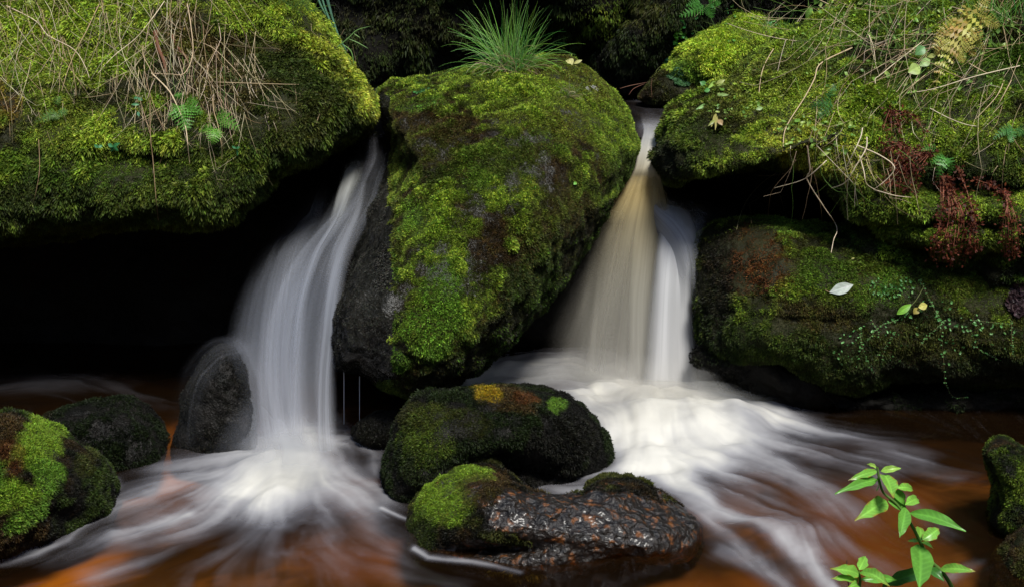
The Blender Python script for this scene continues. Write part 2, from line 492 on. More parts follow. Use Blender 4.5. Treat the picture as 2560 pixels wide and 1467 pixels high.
# right lower boulder
add('right_low', "mossy_boulder", "broad mossy boulder at right with brown wet streak and white fallen leaf", "boulder",
    [(1742, 600), (1790, 560), (1880, 548), (2000, 560), (2120, 560), (2300, 560), (2560, 560), (3200, 560), (3300, 900), (2900, 985), (2600, 965), (2540, 960), (2420, 975), (2330, 955),
     (2240, 960), (2150, 990), (2060, 985), (1980, 950), (1900, 920), (1820, 890), (1760, 850), (1745, 760), (1738, 680)],
    (2150, 740), 3.92, ty=0.85, tx=0.0, Tf=0.38, Tb=0.55, p=2.4, nt=420, nr=110, seed=9, cushion=.007,
    dents=((1800, 830, 60, 60, 0.06), (2050, 800, 160, 25, 0.03), (2300, 880, 120, 60, 0.03)), amps=((2.2, 0.02), (8, 0.018), (34, 0.006)))
add('ledge', "mossy_boulder", "mossy ledge of rock filling the slope between the right bank and the lower boulder", "boulder",
    [(2105, 610), (2130, 560), (2180, 520), (2300, 480), (2600, 440), (3200, 420), (3260, 700), (3100, 800), (2600, 770), (2480, 740), (2360, 700), (2240, 680), (2150, 660)],
    (2500, 590), 3.86, ty=0.7, Tf=0.24, Tb=0.4, p=2.6, nt=300, nr=80, seed=23, dents=((2300, 600, 60, 40, .10), (2440, 610, 30, 60, .05)), amps=((3, 0.03), (9, 0.03), (34, 0.007)), cushion=.012)
# small mossy mound upper right behind
add('mound', "mossy_boulder", "small rounded bright mossy boulder above the upper pool, behind the right bank", "boulder",
    [(1655, 190), (1690, 110), (1740, 60), (1790, -20), (1870, -70), (1940, -20), (1990, 60), (1985, 110), (1910, 130), (1880, 180), (1830, 215), (1770, 225), (1700, 215), (1665, 210)],
    (1800, 110), 5.0, ty=1.5, Tf=0.28, Tb=0.4, p=2.2, nt=240, nr=60, seed=10)
add('pool_stone', "pool_rock", "small brown conical stone standing in the upper pool below the mossy mound", "rock",
    [(1598, 244), (1625, 215), (1645, 192), (1690, 185), (1740, 205), (1760, 245), (1700, 262), (1640, 258)],
    (1670, 228), 4.75, ty=0.4, Tf=0.10, Tb=0.15, nt=120, nr=30, seed=11, mat=M_ROCK, amps=((6, 0.01), (20, 0.006), (50, 0.003)))
# kidney boulder in the pool
add('kidney', "mossy_boulder", "rounded arch shaped mossy boulder in mid pool with golden wet crown", "boulder",
    [(950, 1240), (946, 1190), (958, 1140), (975, 1080), (1000, 1030), (1040, 998), (1110, 983), (1180, 984), (1240, 975), (1320, 975), (1400, 1000), (1460, 1040),
     (1492, 1085), (1504, 1120), (1490, 1165), (1455, 1215), (1380, 1235), (1290, 1240), (1180, 1270), (1080, 1300), (1010, 1290), (965, 1268)],
    (1190, 1090), 3.22, ty=0.55, tx=0.22, Tf=0.27, Tb=0.25, p=2.2, nt=340, nr=90, seed=12, mat=M_BLACK,
    dents=((1255, 1165, 95, 42, 0.17), (1370, 1185, 60, 40, 0.08), (1230, 1040, 40, 60, 0.02)), amps=((3, 0.022), (10, 0.012), (40, 0.004)))
# front wet boulder
M_FRONT = rock_mat("wet_pitted_rock", (0.005, 0.004, 0.003), (0.014, 0.009, 0.006), 0.42, 0.5, 0.75, 60, c3=(0.16, 0.055, 0.010), vor=75, cscale=50)
M_FRONT.node_tree.nodes['Color Ramp'].color_ramp.elements[1].position = 0.56
M_FRONT.node_tree.nodes['Color Ramp'].color_ramp.elements[2].position = 0.68
M_FRONT.node_tree.nodes['Principled BSDF'].inputs['Coat Weight'].default_value = 0.3
M_FRONT.node_tree.nodes['Principled BSDF'].inputs['Coat Roughness'].default_value = 0.22
M_FRONT.node_tree.nodes["Bump"].inputs["Distance"].default_value = 0.008
add('front', "wet_boulder", "low dark wet boulder in front with bright green mossy left end and orange specks", "boulder",
    [(1036, 1385), (1030, 1320), (1040, 1255), (1080, 1205), (1130, 1175), (1190, 1168), (1250, 1190), (1300, 1222), (1360, 1242), (1430, 1243), (1475, 1235), (1500, 1212), (1545, 1208),
     (1620, 1225), (1680, 1260), (1715, 1290), (1745, 1330), (1720, 1385), (1640, 1400), (1540, 1410), (1440, 1425), (1330, 1430), (1230, 1425), (1120, 1405)],
    (1350, 1310), 2.86, ty=0.9, tx=0.02, Tf=0.20, Tb=0.16, p=2.3, nt=420, nr=110, seed=13, mat=M_FRONT,
    dents=((1230, 1370, 150, 30, 0.09), (1180, 1240, 90, 50, -0.05)), amps=((4, 0.018), (13, 0.014), (45, 0.006), (90, .003)))
add('fore_left', "mossy_boulder", "dark boulder in the left foreground with bright green moss patch", "boulder",
    [(-260, 1400), (-240, 1150), (-60, 1090), (10, 1052), (55, 1045), (120, 1060), (160, 1100), (190, 1120), (240, 1150), (268, 1190), (272, 1260), (236, 1315), (155, 1362), (70, 1388), (0, 1408), (-120, 1440)],
    (40, 1250), 2.92, ty=0.65, tx=0.5, Tf=0.24, Tb=0.2, p=2.2, nt=300, nr=80, seed=14, mat=M_BLACK, dents=((160, 1290, 70, 40, 0.05),), amps=((3, 0.02), (10, 0.012), (40, 0.004)))
add('back_left', "dark_rock", "low dark wet rock behind the left foreground boulder, beside the left cave", "rock",
    [(-200, 1130), (-160, 1050), (40, 1052), (130, 1030), (220, 1012), (300, 1002), (355, 1018), (395, 1055), (415, 1100), (380, 1180), (260, 1210), (100, 1220)],
    (180, 1080), 3.35, ty=0.9, Tf=0.16, Tb=0.25, nt=280, nr=70, seed=15, mat=M_BLACK, amps=((4, 0.02), (12, 0.012), (45, 0.005)))
add('split', "black_rock", "upright black rock at the left waterfall's foot with water spraying over its top", "rock",
    [(462, 1060), (476, 985), (500, 925), (535, 884), (566, 876), (594, 905), (614, 970), (640, 1040), (640, 1130), (560, 1190), (450, 1160)],
    (545, 990), 3.42, ty=0.3, tx=-.2, Tf=0.13, Tb=0.12, nt=220, nr=60, seed=16, mat=M_BLACK, amps=((5, 0.022), (14, 0.012), (50, 0.006)))
add('little', "black_rock", "small black glistening rock between left waterfall and arch shaped boulder", "rock",
    [(885, 1085), (895, 1060), (930, 1043), (985, 1030), (1040, 1040), (1060, 1080), (1020, 1125), (950, 1118), (900, 1108)],
    (960, 1080), 3.38, ty=0.3, Tf=0.08, Tb=0.12, nt=180, nr=50, seed=17, mat=M_BLACK, amps=((6, 0.01), (18, 0.007), (60, 0.004)))
add('under', "dark_rock", "jagged dark wet rock under the right mossy boulder, right of the foam", "rock",
    [(1740, 900), (1780, 855), (1880, 890), (1980, 930), (2080, 970), (2300, 975), (2700, 950), (3000, 1000), (2900, 1150), (2450, 1135), (2250, 1110), (2080, 1070), (1960, 1030), (1860, 965)],
    (2150, 1015), 3.74, ty=0.0, Tf=0.14, Tb=0.3, nt=300, nr=70, seed=18, mat=M_CAVE, amps=((4, 0.04), (12, 0.03), (40, 0.010)))
add('fore_right', "mossy_boulder", "narrow upright mossy rock at the right edge, upper one of two", "boulder",
    [(2495, 1180), (2475, 1130), (2500, 1105), (2540, 1118), (2600, 1150), (2720, 1200), (2720, 1360), (2600, 1370), (2520, 1345), (2490, 1310), (2500, 1250)],
    (2580, 1240), 2.9, ty=0.4, Tf=0.14, Tb=0.25, nt=220, nr=60, seed=19, mat=M_BLACK, amps=((5, 0.015), (14, 0.01), (45, 0.004)))
add('fore_right2', "mossy_boulder", "brown mossy rock in the bottom right corner, lower one of two", "boulder",
    [(2480, 1480), (2490, 1420), (2510, 1365), (2550, 1325), (2640, 1290), (2740, 1330), (2740, 1560), (2600, 1600), (2480, 1560)],
    (2600, 1440), 2.72, ty=0.4, Tf=0.14, Tb=0.2, nt=220, nr=60, seed=20, mat=M_ROCK, amps=((5, 0.015), (14, 0.01), (45, 0.004)))
# chute stones that carry the water over the lips
add('chute', "dark_rock", "dark slanting rock carrying the left waterfall down beside the centre boulder", "rock",
    [(760, 560), (800, 480), (850, 400), (885, 345), (912, 270), (940, 232), (1000, 228), (1030, 300), (1030, 400), (1020, 560), (990, 800), (960, 940), (880, 900), (800, 720), (700, 640)],
    (900, 560), 4.06, ty=0.9, Tf=0.12, Tb=0.3, nt=220, nr=60, seed=21, mat=M_BLACK, amps=((4, 0.03), (12, 0.014), (40, 0.004)))
add('lip', "dark_rock", "dark ledge stone behind the white part of the right waterfall under the overhang", "rock",
    [(1590, 560), (1600, 460), (1640, 440), (1760, 460), (1860, 540), (1800, 640), (1720, 640), (1660, 600)],
    (1690, 540), 4.18, ty=0.5, Tf=0.10, Tb=0.2, nt=160, nr=40, seed=22, mat=M_BLACK, amps=((5, 0.015), (14, 0.01), (45, 0.004)))

MD = float(globals().get("MOSSD", 1.0))
def M(k, n, **kw): return moss(BR[k], int(n * MD * 2.1), **kw)
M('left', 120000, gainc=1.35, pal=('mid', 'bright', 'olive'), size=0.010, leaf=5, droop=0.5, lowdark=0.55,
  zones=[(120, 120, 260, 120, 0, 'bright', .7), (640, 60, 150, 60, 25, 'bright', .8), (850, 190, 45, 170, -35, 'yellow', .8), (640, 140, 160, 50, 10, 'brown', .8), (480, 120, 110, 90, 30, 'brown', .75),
         (720, 220, 140, 50, 10, 'olive', .7), (180, 330, 170, 80, 30, 'bright', .5), (330, 490, 560, 70, 0, 'dark', .75), (150, 420, 260, 50, 0, 'green', .4), (620, 380, 230, 70, -10, 'dark', .75), (720, 215, 180, 105, 15, 'dark', .85), (560, 215, 120, 70, 0, 'brown', .6), (760, 300, 130, 60, -10, 'olive', .6), (0, 260, 60, 60, 0, 'rust', .6), (860, 300, 60, 40, 0, 'dark', .8)])  # dark zone on the right part paints the recess's shade into the moss
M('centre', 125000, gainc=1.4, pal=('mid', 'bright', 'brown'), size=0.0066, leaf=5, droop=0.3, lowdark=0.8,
  bare=[(890, 770, 100, 230, 10, 1), (935, 520, 45, 190, 0, 1), (950, 290, 28, 60, 10, .9), (940, 900, 110, 50, 0, 0.95)],
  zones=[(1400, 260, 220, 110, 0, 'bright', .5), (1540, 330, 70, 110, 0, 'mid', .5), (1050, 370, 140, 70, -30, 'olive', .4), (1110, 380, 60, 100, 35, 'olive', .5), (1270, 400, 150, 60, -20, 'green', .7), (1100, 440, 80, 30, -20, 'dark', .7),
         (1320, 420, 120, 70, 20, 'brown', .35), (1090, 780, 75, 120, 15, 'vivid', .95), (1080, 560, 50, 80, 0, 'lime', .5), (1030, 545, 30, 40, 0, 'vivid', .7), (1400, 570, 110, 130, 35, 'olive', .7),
         (1320, 740, 220, 60, -52, 'black', .95), (1150, 930, 140, 50, -20, 'black', .9), (1570, 430, 60, 60, -40, 'dark', .8), (1460, 610, 150, 50, -50, 'black', .8), (990, 330, 60, 90, 20, 'brown', .45), (960, 640, 50, 200, 10, 'olive', .6),  # black zones along the lower right paint the undercut's shade
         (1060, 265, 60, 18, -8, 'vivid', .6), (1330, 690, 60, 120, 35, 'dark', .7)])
M('centre', 70000, pal=('olive', 'green', 'brown'), gainc=1.2, size=0.0065, leaf=4, droop=.3, seed=8, cut=lambda c: (proj(c)[0] > 985) * 1.0)
M('centre', 24000, pal=('black', 'grey', 'black'), size=0.0040, leaf=3, droop=.3, seed=5, var=.8, gainc=.8, cut=lambda c: (proj(c)[0] < 1010) * 1.0)
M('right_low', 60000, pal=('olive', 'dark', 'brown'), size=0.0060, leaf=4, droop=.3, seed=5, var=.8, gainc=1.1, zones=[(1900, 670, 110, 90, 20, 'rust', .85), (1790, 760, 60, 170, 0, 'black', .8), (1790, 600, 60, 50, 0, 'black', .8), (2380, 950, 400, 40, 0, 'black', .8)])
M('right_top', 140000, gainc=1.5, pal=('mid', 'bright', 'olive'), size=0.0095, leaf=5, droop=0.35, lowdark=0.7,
  zones=[(2010, 120, 160, 60, -30, 'bright', .8), (1990, 200, 120, 60, -20, 'dark', .55), (2150, 60, 260, 60, -15, 'green', .45), (1900, 220, 120, 70, -20, 'olive', .8), (2100, 290, 260, 90, 10, 'bright', .7), (2060, 380, 180, 60, 20, 'yellow', .6), (2300, 260, 200, 70, 0, 'mid', .6),
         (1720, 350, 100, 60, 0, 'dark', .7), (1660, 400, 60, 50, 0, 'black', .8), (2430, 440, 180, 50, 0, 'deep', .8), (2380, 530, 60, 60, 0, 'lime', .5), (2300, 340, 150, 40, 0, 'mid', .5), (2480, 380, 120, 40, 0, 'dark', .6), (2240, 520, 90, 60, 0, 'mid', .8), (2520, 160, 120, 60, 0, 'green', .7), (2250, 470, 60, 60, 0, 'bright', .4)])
M('right_low', 100000, gainc=1.4, pal=('olive', 'mid', 'dark'), size=0.0075, leaf=5, droop=0.4, lowdark=0.8,
  bare=[(1850, 650, 100, 80, 20, 0.8), (1780, 760, 40, 140, 0, 0.6), (1880, 590, 60, 40, 0, .6)],
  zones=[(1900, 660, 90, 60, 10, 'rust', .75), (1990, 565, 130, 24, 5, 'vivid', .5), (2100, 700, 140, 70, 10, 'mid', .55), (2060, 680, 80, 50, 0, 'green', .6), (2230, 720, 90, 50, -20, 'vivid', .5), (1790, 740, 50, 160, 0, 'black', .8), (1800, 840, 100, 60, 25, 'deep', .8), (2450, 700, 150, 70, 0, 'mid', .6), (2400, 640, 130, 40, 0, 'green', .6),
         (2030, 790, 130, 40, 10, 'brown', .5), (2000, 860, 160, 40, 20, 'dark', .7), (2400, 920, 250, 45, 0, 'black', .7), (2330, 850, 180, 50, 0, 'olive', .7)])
M('ledge', 42000, pal=('green', 'lime', 'deep'), size=0.009, droop=.5, zones=[(2400, 560, 90, 50, 0, 'mid', .7), (2520, 600, 60, 70, 0, 'lime', .4), (2290, 590, 80, 60, 0, 'black', .7)])
M('mound', 40000, gainc=2.0, pal=('mid', 'bright', 'green'), size=0.010, droop=0.4, zones=[(1850, 60, 120, 60, 0, 'bright', .6), (1870, 160, 50, 30, 0, 'dark', .9), (1720, 180, 40, 30, 0, 'green', .8)])
M('cliff', 26000, pal=('deep', 'dark', 'black'), size=0.011, droop=0.8, zones=[(1520, 50, 90, 60, -10, 'mid', .9), (1000, 60, 160, 80, 0, 'olive', .35)])
M('cliff2', 30000, pal=('deep', 'dark', 'black'), size=0.011, droop=0.9, zones=[(1620, 40, 60, 50, 0, 'olive', .7), (1600, 130, 70, 50, 0, 'dark', .6)])
M('kidney', 34000, gainc=.95, pal=('black', 'deep', 'black'), size=0.0075, droop=0.3, bare=[(1270, 1160, 110, 40, 0, .7)],
  zones=[(1075, 1090, 60, 75, 25, 'mid', .6), (1060, 1040, 80, 35, 0, 'olive', .6), (1170, 1060, 60, 35, 0, 'olive', .45), (1390, 1015, 28, 22, 0, 'vivid', .95), (1280, 1005, 80, 32, 10, 'brown', .9), (1225, 990, 42, 18, 15, 'gold', .8), (1310, 1000, 40, 16, 0, 'rust', .6), (1060, 1180, 50, 60, 0, 'dark', .6)])
M('front', 24000, pal=('black', 'olive', 'brown'), size=0.006, droop=0.2, bare=[(1530, 1320, 270, 100, 5, 0.97), (1330, 1290, 100, 70, 20, 0.85), (1300, 1390, 200, 40, 5, .9)],
  zones=[(1110, 1245, 75, 75, -30, 'lime', .97), (1190, 1185, 50, 22, 0, 'lime', .9), (1060, 1330, 40, 60, 0, 'dark', .6), (1200, 1230, 60, 40, 0, 'brown', .6)])
M('fore_left', 42000, pal=('black', 'dark', 'brown'), size=0.0075, droop=0.2,
  zones=[(100, 1110, 60, 70, 20, 'lime', .97), (120, 1190, 45, 50, 0, 'vivid', .97), (20, 1240, 80, 45, -20, 'lime', .97), (60, 1290, 70, 25, -30, 'vivid', .8), (30, 1150, 30, 50, 0, 'rust', .5), (210, 1160, 30, 40, 20, 'olive', .6), (-60, 1200, 80, 60, 0, 'vivid', .8)])
M('back_left', 20000, pal=('black', 'deep', 'black'), gainc=.6, size=0.006, zones=[(60, 1045, 80, 20, 0, 'brown', .5)])
M('split', 5000, pal=('black', 'black', 'black'), size=0.004)
M('little', 4000, pal=('black', 'black', 'black'), size=0.005)
M('under', 9000, pal=('black', 'deep', 'black'), size=0.006, bare=[(1960, 960, 140, 40, 35, 0.9)])
M('fore_right', 16000, pal=('dark', 'mid', 'brown'), size=0.006)
M('fore_right2', 16000, pal=('brown', 'olive', 'dark'), size=0.006)
M('pool_stone', 3500, pal=('brown', 'olive', 'black'), size=0.006)
# ================================================================ WATER
def water_mat(name, tint, foam_col):
    m, nt, out = new_mat(name)
    L = nt.links.new
    at = N(nt, "ShaderNodeAttribute", attribute_name="foam")
    tr = N(nt, "ShaderNodeBsdfTransparent"); tr.inputs[0].default_value = (*tint, 1)
    gl = N(nt, "ShaderNodeBsdfGlossy"); gl.inputs["Roughness"].default_value = 0.16
    gl.inputs["Color"].default_value = (0.9, 0.92, 1, 1)
    fr = N(nt, "ShaderNodeFresnel"); fr.inputs["IOR"].default_value = 1.33
    m1 = N(nt, "ShaderNodeMixShader"); L(fr.outputs[0], m1.inputs[0]); L(tr.outputs[0], m1.inputs[1]); L(gl.outputs[0], m1.inputs[2])
    tea = N(nt, "ShaderNodeBsdfDiffuse"); tea.inputs[0].default_value = (0.050, 0.024, 0.008, 1)
    m1b = N(nt, "ShaderNodeMixShader"); m1b.inputs[0].default_value = 0.10; L(tr.outputs[0], m1b.inputs[1]); L(tea.outputs[0], m1b.inputs[2]); L(m1b.outputs[0], m1.inputs[1])
    df = N(nt, "ShaderNodeBsdfDiffuse")
    cm = N(nt, "ShaderNodeValToRGB")
    e = cm.color_ramp.elements
    e[0].position = 0.2; e[0].color = (0.29, 0.29, 0.325, 1); e[1].position = 1.0; e[1].color = (*foam_col, 1)
    em = cm.color_ramp.elements.new(0.72); em.color = (0.41, 0.41, 0.42, 1)
    L(at.outputs["Fac"], cm.inputs["Fac"]); L(cm.outputs[0], df.inputs["Color"])
    m2 = N(nt, "ShaderNodeMixShader"); L(at.outputs["Fac"], m2.inputs[0]); L(m1.outputs[0], m2.inputs[1]); L(df.outputs[0], m2.inputs[2])
    L(m2.outputs[0], out.inputs[0])
    return m

M_WATER = water_mat("water", (0.70, 0.52, 0.34), (0.60, 0.585, 0.53))

STROKES = [  # points (photo px), radius, intensity, flow weight
    # left pool, spreading from the foot of the left fall
    ([(745, 1100), (720, 1150), (690, 1200)], 85, 1.25, 0.3),
    ([(735, 1160), (560, 1190), (400, 1225), (280, 1275)], 52, .56, 1),
    ([(720, 1180), (520, 1250), (330, 1330), (200, 1365), (0, 1405)], 38, .50, 1),
    ([(720, 1200), (600, 1270), (470, 1340), (340, 1400), (230, 1440)], 42, .44, 1),
    ([(735, 1210), (640, 1310), (560, 1390), (480, 1470)], 46, .26, 1),
    ([(750, 1210), (720, 1310), (690, 1400), (650, 1480)], 42, .24, 1),
    ([(765, 1210), (800, 1310), (830, 1390), (850, 1470)], 44, .26, 1),
    ([(780, 1200), (880, 1270), (960, 1350), (1010, 1420)], 40, .26, 1),
    ([(780, 1170), (880, 1210), (945, 1250)], 45, .55, 1),
    ([(780, 1110), (870, 1090), (940, 1130), (945, 1200)], 34, .55, 1),
    ([(620, 1130), (520, 1150), (400, 1170)], 34, .35, 1),
    ([(285, 1210), (255, 1280), (170, 1345), (60, 1385), (-60, 1415)], 16, .55, 1),
    ([(470, 1280), (380, 1300), (290, 1330)], 18, .5, .4),
    ([(900, 1390), (1000, 1440), (1150, 1470)], 28, .16, 1),
    ([(955, 1272), (1000, 1290), (1040, 1302)], 6, .45, .5),
    ([(1036, 1372), (1070, 1392), (1120, 1398), (1180, 1402), (1240, 1412), (1300, 1428)], 8, .6, .5),
    ([(600, 1225), (720, 1245), (830, 1235)], 95, .50, .2),
    ([(640, 1150), (520, 1210), (430, 1260)], 60, .35, .6),
    # right pool
    ([(1160, 945), (1300, 915), (1420, 905), (1560, 920), (1700, 940)], 50, .95, 1),
    ([(1120, 965), (1300, 955), (1440, 975)], 44, .9, 1),
    ([(1620, 950), (1540, 970), (1480, 1020), (1500, 1080)], 75, .98, .8),
    ([(1730, 1000), (1710, 1040), (1680, 1110)], 125, 1.25, .4),
    ([(1500, 985), (1650, 975), (1830, 985)], 75, .92, .4),
    ([(1560, 1080), (1700, 1130), (1850, 1080), (1930, 1060)], 85, .93, .5),
    ([(1690, 1080), (1620, 1150), (1560, 1190), (1460, 1215), (1330, 1215)], 42, .9, 1),
    ([(1690, 1100), (1700, 1200), (1790, 1275), (1930, 1330), (2010, 1390), (2080, 1470)], 30, .85, 1.4),
    ([(1640, 1160), (1720, 1250), (1800, 1330), (1900, 1400), (1980, 1480)], 24, .45, 1),
    ([(1700, 1080), (1800, 1180), (1930, 1270), (2050, 1370), (2130, 1470)], 46, .62, 1),
    ([(1740, 1060), (1870, 1130), (2000, 1200), (2100, 1290)], 55, .60, 1),
    ([(1780, 1040), (1900, 1080), (2050, 1130), (2200, 1190)], 50, .52, 1),
    ([(1790, 1000), (1900, 1020), (2020, 1070), (2160, 1110), (2300, 1140)], 36, .45, 1),
    ([(1800, 960), (1880, 990), (1950, 1030)], 40, .75, .8),
    ([(2150, 1150), (2300, 1180), (2450, 1210)], 26, .22, 1),
    ([(2200, 1200), (2300, 1270), (2370, 1340)], 26, .16, 1),
    ([(1800, 1380), (1900, 1420), (1960, 1450)], 24, .2, 1),
    ([(2050, 1330), (2150, 1380), (2240, 1440)], 22, .30, 1),
    ([(2380, 1440), (2440, 1400)], 18, .25, 1),
    ([(0, 960), (200, 950), (400, 1000)], 26, .06, 1),
]

def lic(noise, fx, fy, steps):
    ny, nx = noise.shape
    acc = noise.copy()
    yy, xx = np.mgrid[0:ny, 0:nx].astype(float)
    for sgn in (1, -1):
        x, y = xx.copy(), yy.copy()
        for _ in range(steps):
            ix = np.clip(x.round().astype(int), 0, nx - 1); iy = np.clip(y.round().astype(int), 0, ny - 1)
            x = x + sgn * fx[iy, ix]; y = y + sgn * fy[iy, ix]
            ix = np.clip(x.round().astype(int), 0, nx - 1); iy = np.clip(y.round().astype(int), 0, ny - 1)
            acc += noise[iy, ix]
    return acc / (2 * steps + 1)

def norm01(a):
    return np.clip(0.5 + (a - a.mean()) / (4.2 * a.std()), 0, 1)

def smooth2(a, k):
    for _ in range(k):
        a = (np.roll(a, 1, 0) + np.roll(a, -1, 0) + np.roll(a, 1, 1) + np.roll(a, -1, 1) + 2 * a) / 6
    return a

def build_pool():
    dx, dy = 0.0042, 0.0052
    xs = np.arange(-2.1, 2.1, dx); ys = np.arange(2.15, 4.45, dy)
    X, Yg = np.meshgrid(xs, ys)
    g = np.stack([X, Yg, 0 * X], -1)
    px, py = proj(g)
    env = np.zeros_like(X); fx = np.zeros_like(X); fy = np.zeros_like(X) ; envz = np.zeros_like(X)
    fy -= 0.02
    for pts, rad, inten, fw in STROKES:
        dmin = np.full(X.shape, 1e9); tx = np.zeros_like(X); ty = np.zeros_like(X)
        along = np.zeros_like(X)
        wp = W(np.array([p[0] for p in pts]), np.array([p[1] for p in pts]))
        ln = 0; tot = sum(math.dist(pts[i], pts[i + 1]) for i in range(len(pts) - 1))
        for i in range(len(pts) - 1):
            (ax, ay), (bx, by) = pts[i], pts[i + 1]
            ux, uy = bx - ax, by - ay; l = math.hypot(ux, uy)
            t = np.clip(((px - ax) * ux + (py - ay) * uy) / (l * l), 0, 1)
            d = np.hypot(px - ax - t * ux, (py - ay - t * uy) * 1.45)
            m = d < dmin
            dmin = np.where(m, d, dmin)
            w = wp[i + 1] - wp[i]; w = w / np.linalg.norm(w)
            tx = np.where(m, w[0], tx); ty = np.where(m, w[1], ty)
            along = np.where(m, (ln + t * l) / tot, along)
            ln += l
        e = inten * np.exp(-(dmin / rad) ** 2 * 0.9) * (1 - 0.45 * along * (inten < 1))
        env = 1 - (1 - env) * (1 - np.clip(e, 0, .97))
        if rad > 12: envz = 1 - (1 - envz) * (1 - np.clip(e, 0, .97))
        fw2 = fw * np.exp(-(dmin / (rad * 1.8)) ** 2)
        fx += fw2 * tx; fy += fw2 * ty
    wob = fbm(g, 4.0, 2, 91); wob2 = fbm(g, 9.0, 2, 92)
    ang = np.arctan2(fy, fx) + wob * 0.55 + wob2 * 0.45
    fx, fy = np.cos(ang), np.sin(ang)
    fx, fy = fx / dx * dx, fy * dx / dy
    rg = np.random.default_rng(4)
    fine = norm01(lic(rg.random(X.shape), fx, fy, 20))
    coarse = norm01(lic(smooth2(rg.random(X.shape), 14), fx * 1.6, fy * 1.6, 16))
    big = norm01(lic(smooth2(rg.random(X.shape), 90), fx * 2, fy * 2, 12))
    fine2 = norm01(smooth2(fine, 2))
    st = norm01(0.17 * fine2 + 0.35 * coarse + 0.48 * big)
    dense = sst(0.45, 1.0, env)
    puff = norm01(fbm(g, 6.0, 4, 97))
    amp = 0.78 * (1 - dense) + 0.22 * dense
    f = env * 0.86 + amp * (0.75 * (st - 0.5) + 0.30 * (puff - 0.5)) * np.sqrt(np.clip(env, 0, 1)) * 1.15 + 0.12 * dense
    f = np.clip(f, 0, 1); f = f * (0.55 + 0.45 * sst(0, .5, f))
    # sparse wisps everywhere
    f = np.maximum(f, 0.26 * sst(0.74, 0.98, st * .5 + fine * .5) * sst(0.02, 0.2, env + 0.05))
    f = np.clip(f, 0, 1)
    # heights: boiling mounds where the falls strike
    z = np.zeros_like(X)
    for (mx, my, h, sx, sy) in [(725, 1150, 0.028, .13, .10), (1720, 1060, 0.040, .15, .13), (1560, 1020, 0.018, .14, .12), (1840, 1040, 0.022, .16, .12), (1930, 1330, 0.015, .12, .08)]:
        c = W(mx, my)
        z += h * np.exp(-((X - c[0]) / sx) ** 2 - ((Yg - c[1]) / sy) ** 2)
    bn = fbm(g, 11.0, 2, 95)
    z += envz * (0.022 * bn + 0.010 * (big - 0.5)) + 0.005 * (coarse - 0.5) + 0.0012 * (fine2 - .5) * (1 - dense)
    v = np.stack([X, Yg, z], -1).reshape(-1, 3)
    # carry the sheet outwards so that it reaches under every bank
    ny, nx = X.shape
    idx = np.arange(nx * ny).reshape(ny, nx)
    fc = np.stack([idx[:-1, :-1].ravel(), idx[:-1, 1:].ravel(), idx[1:, 1:].ravel(), idx[1:, :-1].ravel()], 1)
    vv = v.reshape(ny, nx, 3)
    vv[:, 0, 0] -= 2.5; vv[:, -1, 0] += 2.5; vv[0, :, 1] -= 2.5
    me = mesh_from("water", v, fc, M_WATER, attrs={"foam": f.ravel()})
    link("water", me, kind="structure")
build_pool()

def build_upper():
    xs = np.linspace(-2.2, 1.3, 500); ys = np.linspace(4.14, 6.2, 200)
    X, Yg = np.meshgrid(xs, ys)
    g = np.stack([X, Yg, 0 * X + 0.70], -1)
    px, py = proj(g)
    n = fbm(g * np.array([1, .3, 1]), 18, 3, 61)
    e = 0
    for (a, b, r, i) in [(1630, 318, 30, .35), (1650, 275, 60, .06)]:
        e = e + i * np.exp(-((px - a) / r) ** 2 - ((py - b) / (r * .5)) ** 2)
    e = e + .9 * np.exp(-((px - 1640) / 45) ** 2 - ((py - 250) / 5) ** 2)
    f = np.clip(e * (0.7 + n), 0, 1)
    z = 0.70 + 0.004 * n - 0.02 * sst(4.25, 4.14, Yg)
    v = np.stack([X, Yg, z], -1).reshape(-1, 3)
    ny, nx = X.shape; idx = np.arange(nx * ny).reshape(ny, nx)
    fc = np.stack([idx[:-1, :-1].ravel(), idx[:-1, 1:].ravel(), idx[1:, 1:].ravel(), idx[1:, :-1].ravel()], 1)
    link("stream", mesh_from("stream", v, fc, M_WATER, attrs={"foam": f.ravel()}), kind="structure")
build_upper()

# ---- falling water: soft veils of long streaks
def veil_mat(name):
    m, nt, out = new_mat(name)
    L = nt.links.new
    at = N(nt, "ShaderNodeAttribute", attribute_name="dens")
    ac = N(nt, "ShaderNodeAttribute", attribute_name="Col")
    tr = N(nt, "ShaderNodeBsdfTransparent")
    df = N(nt, "ShaderNodeBsdfDiffuse"); tl = N(nt, "ShaderNodeBsdfTranslucent")
    L(ac.outputs["Color"], df.inputs["Color"]); L(ac.outputs["Color"], tl.inputs["Color"])
    m0 = N(nt, "ShaderNodeMixShader"); m0.inputs[0].default_value = 0.45
    L(df.outputs[0], m0.inputs[1]); L(tl.outputs[0], m0.inputs[2])
    m1 = N(nt, "ShaderNodeMixShader"); L(at.outputs["Fac"], m1.inputs[0]); L(tr.outputs[0], m1.inputs[1]); L(m0.outputs[0], m1.inputs[2])
    L(m1.outputs[0], out.inputs[0])
    return m
M_VEIL = veil_mat("falling_water")

def crspline(vals, t):
    """vals (m,k) rows; t in 0..1 -> smooth interpolation"""
    vals = np.asarray(vals, float); m = len(vals)
    s = t * (m - 1); i = np.clip(np.floor(s).astype(int), 0, m - 2); f = (s - i)[:, None]
    p0 = vals[np.maximum(i - 1, 0)]; p1 = vals[i]; p2 = vals[i + 1]; p3 = vals[np.minimum(i + 2, m - 1)]
    return 0.5 * ((2 * p1) + (-p0 + p2) * f + (2 * p0 - 5 * p1 + 4 * p2 - p3) * f ** 2 + (-p0 + 3 * p1 - 3 * p2 + p3) * f ** 3)

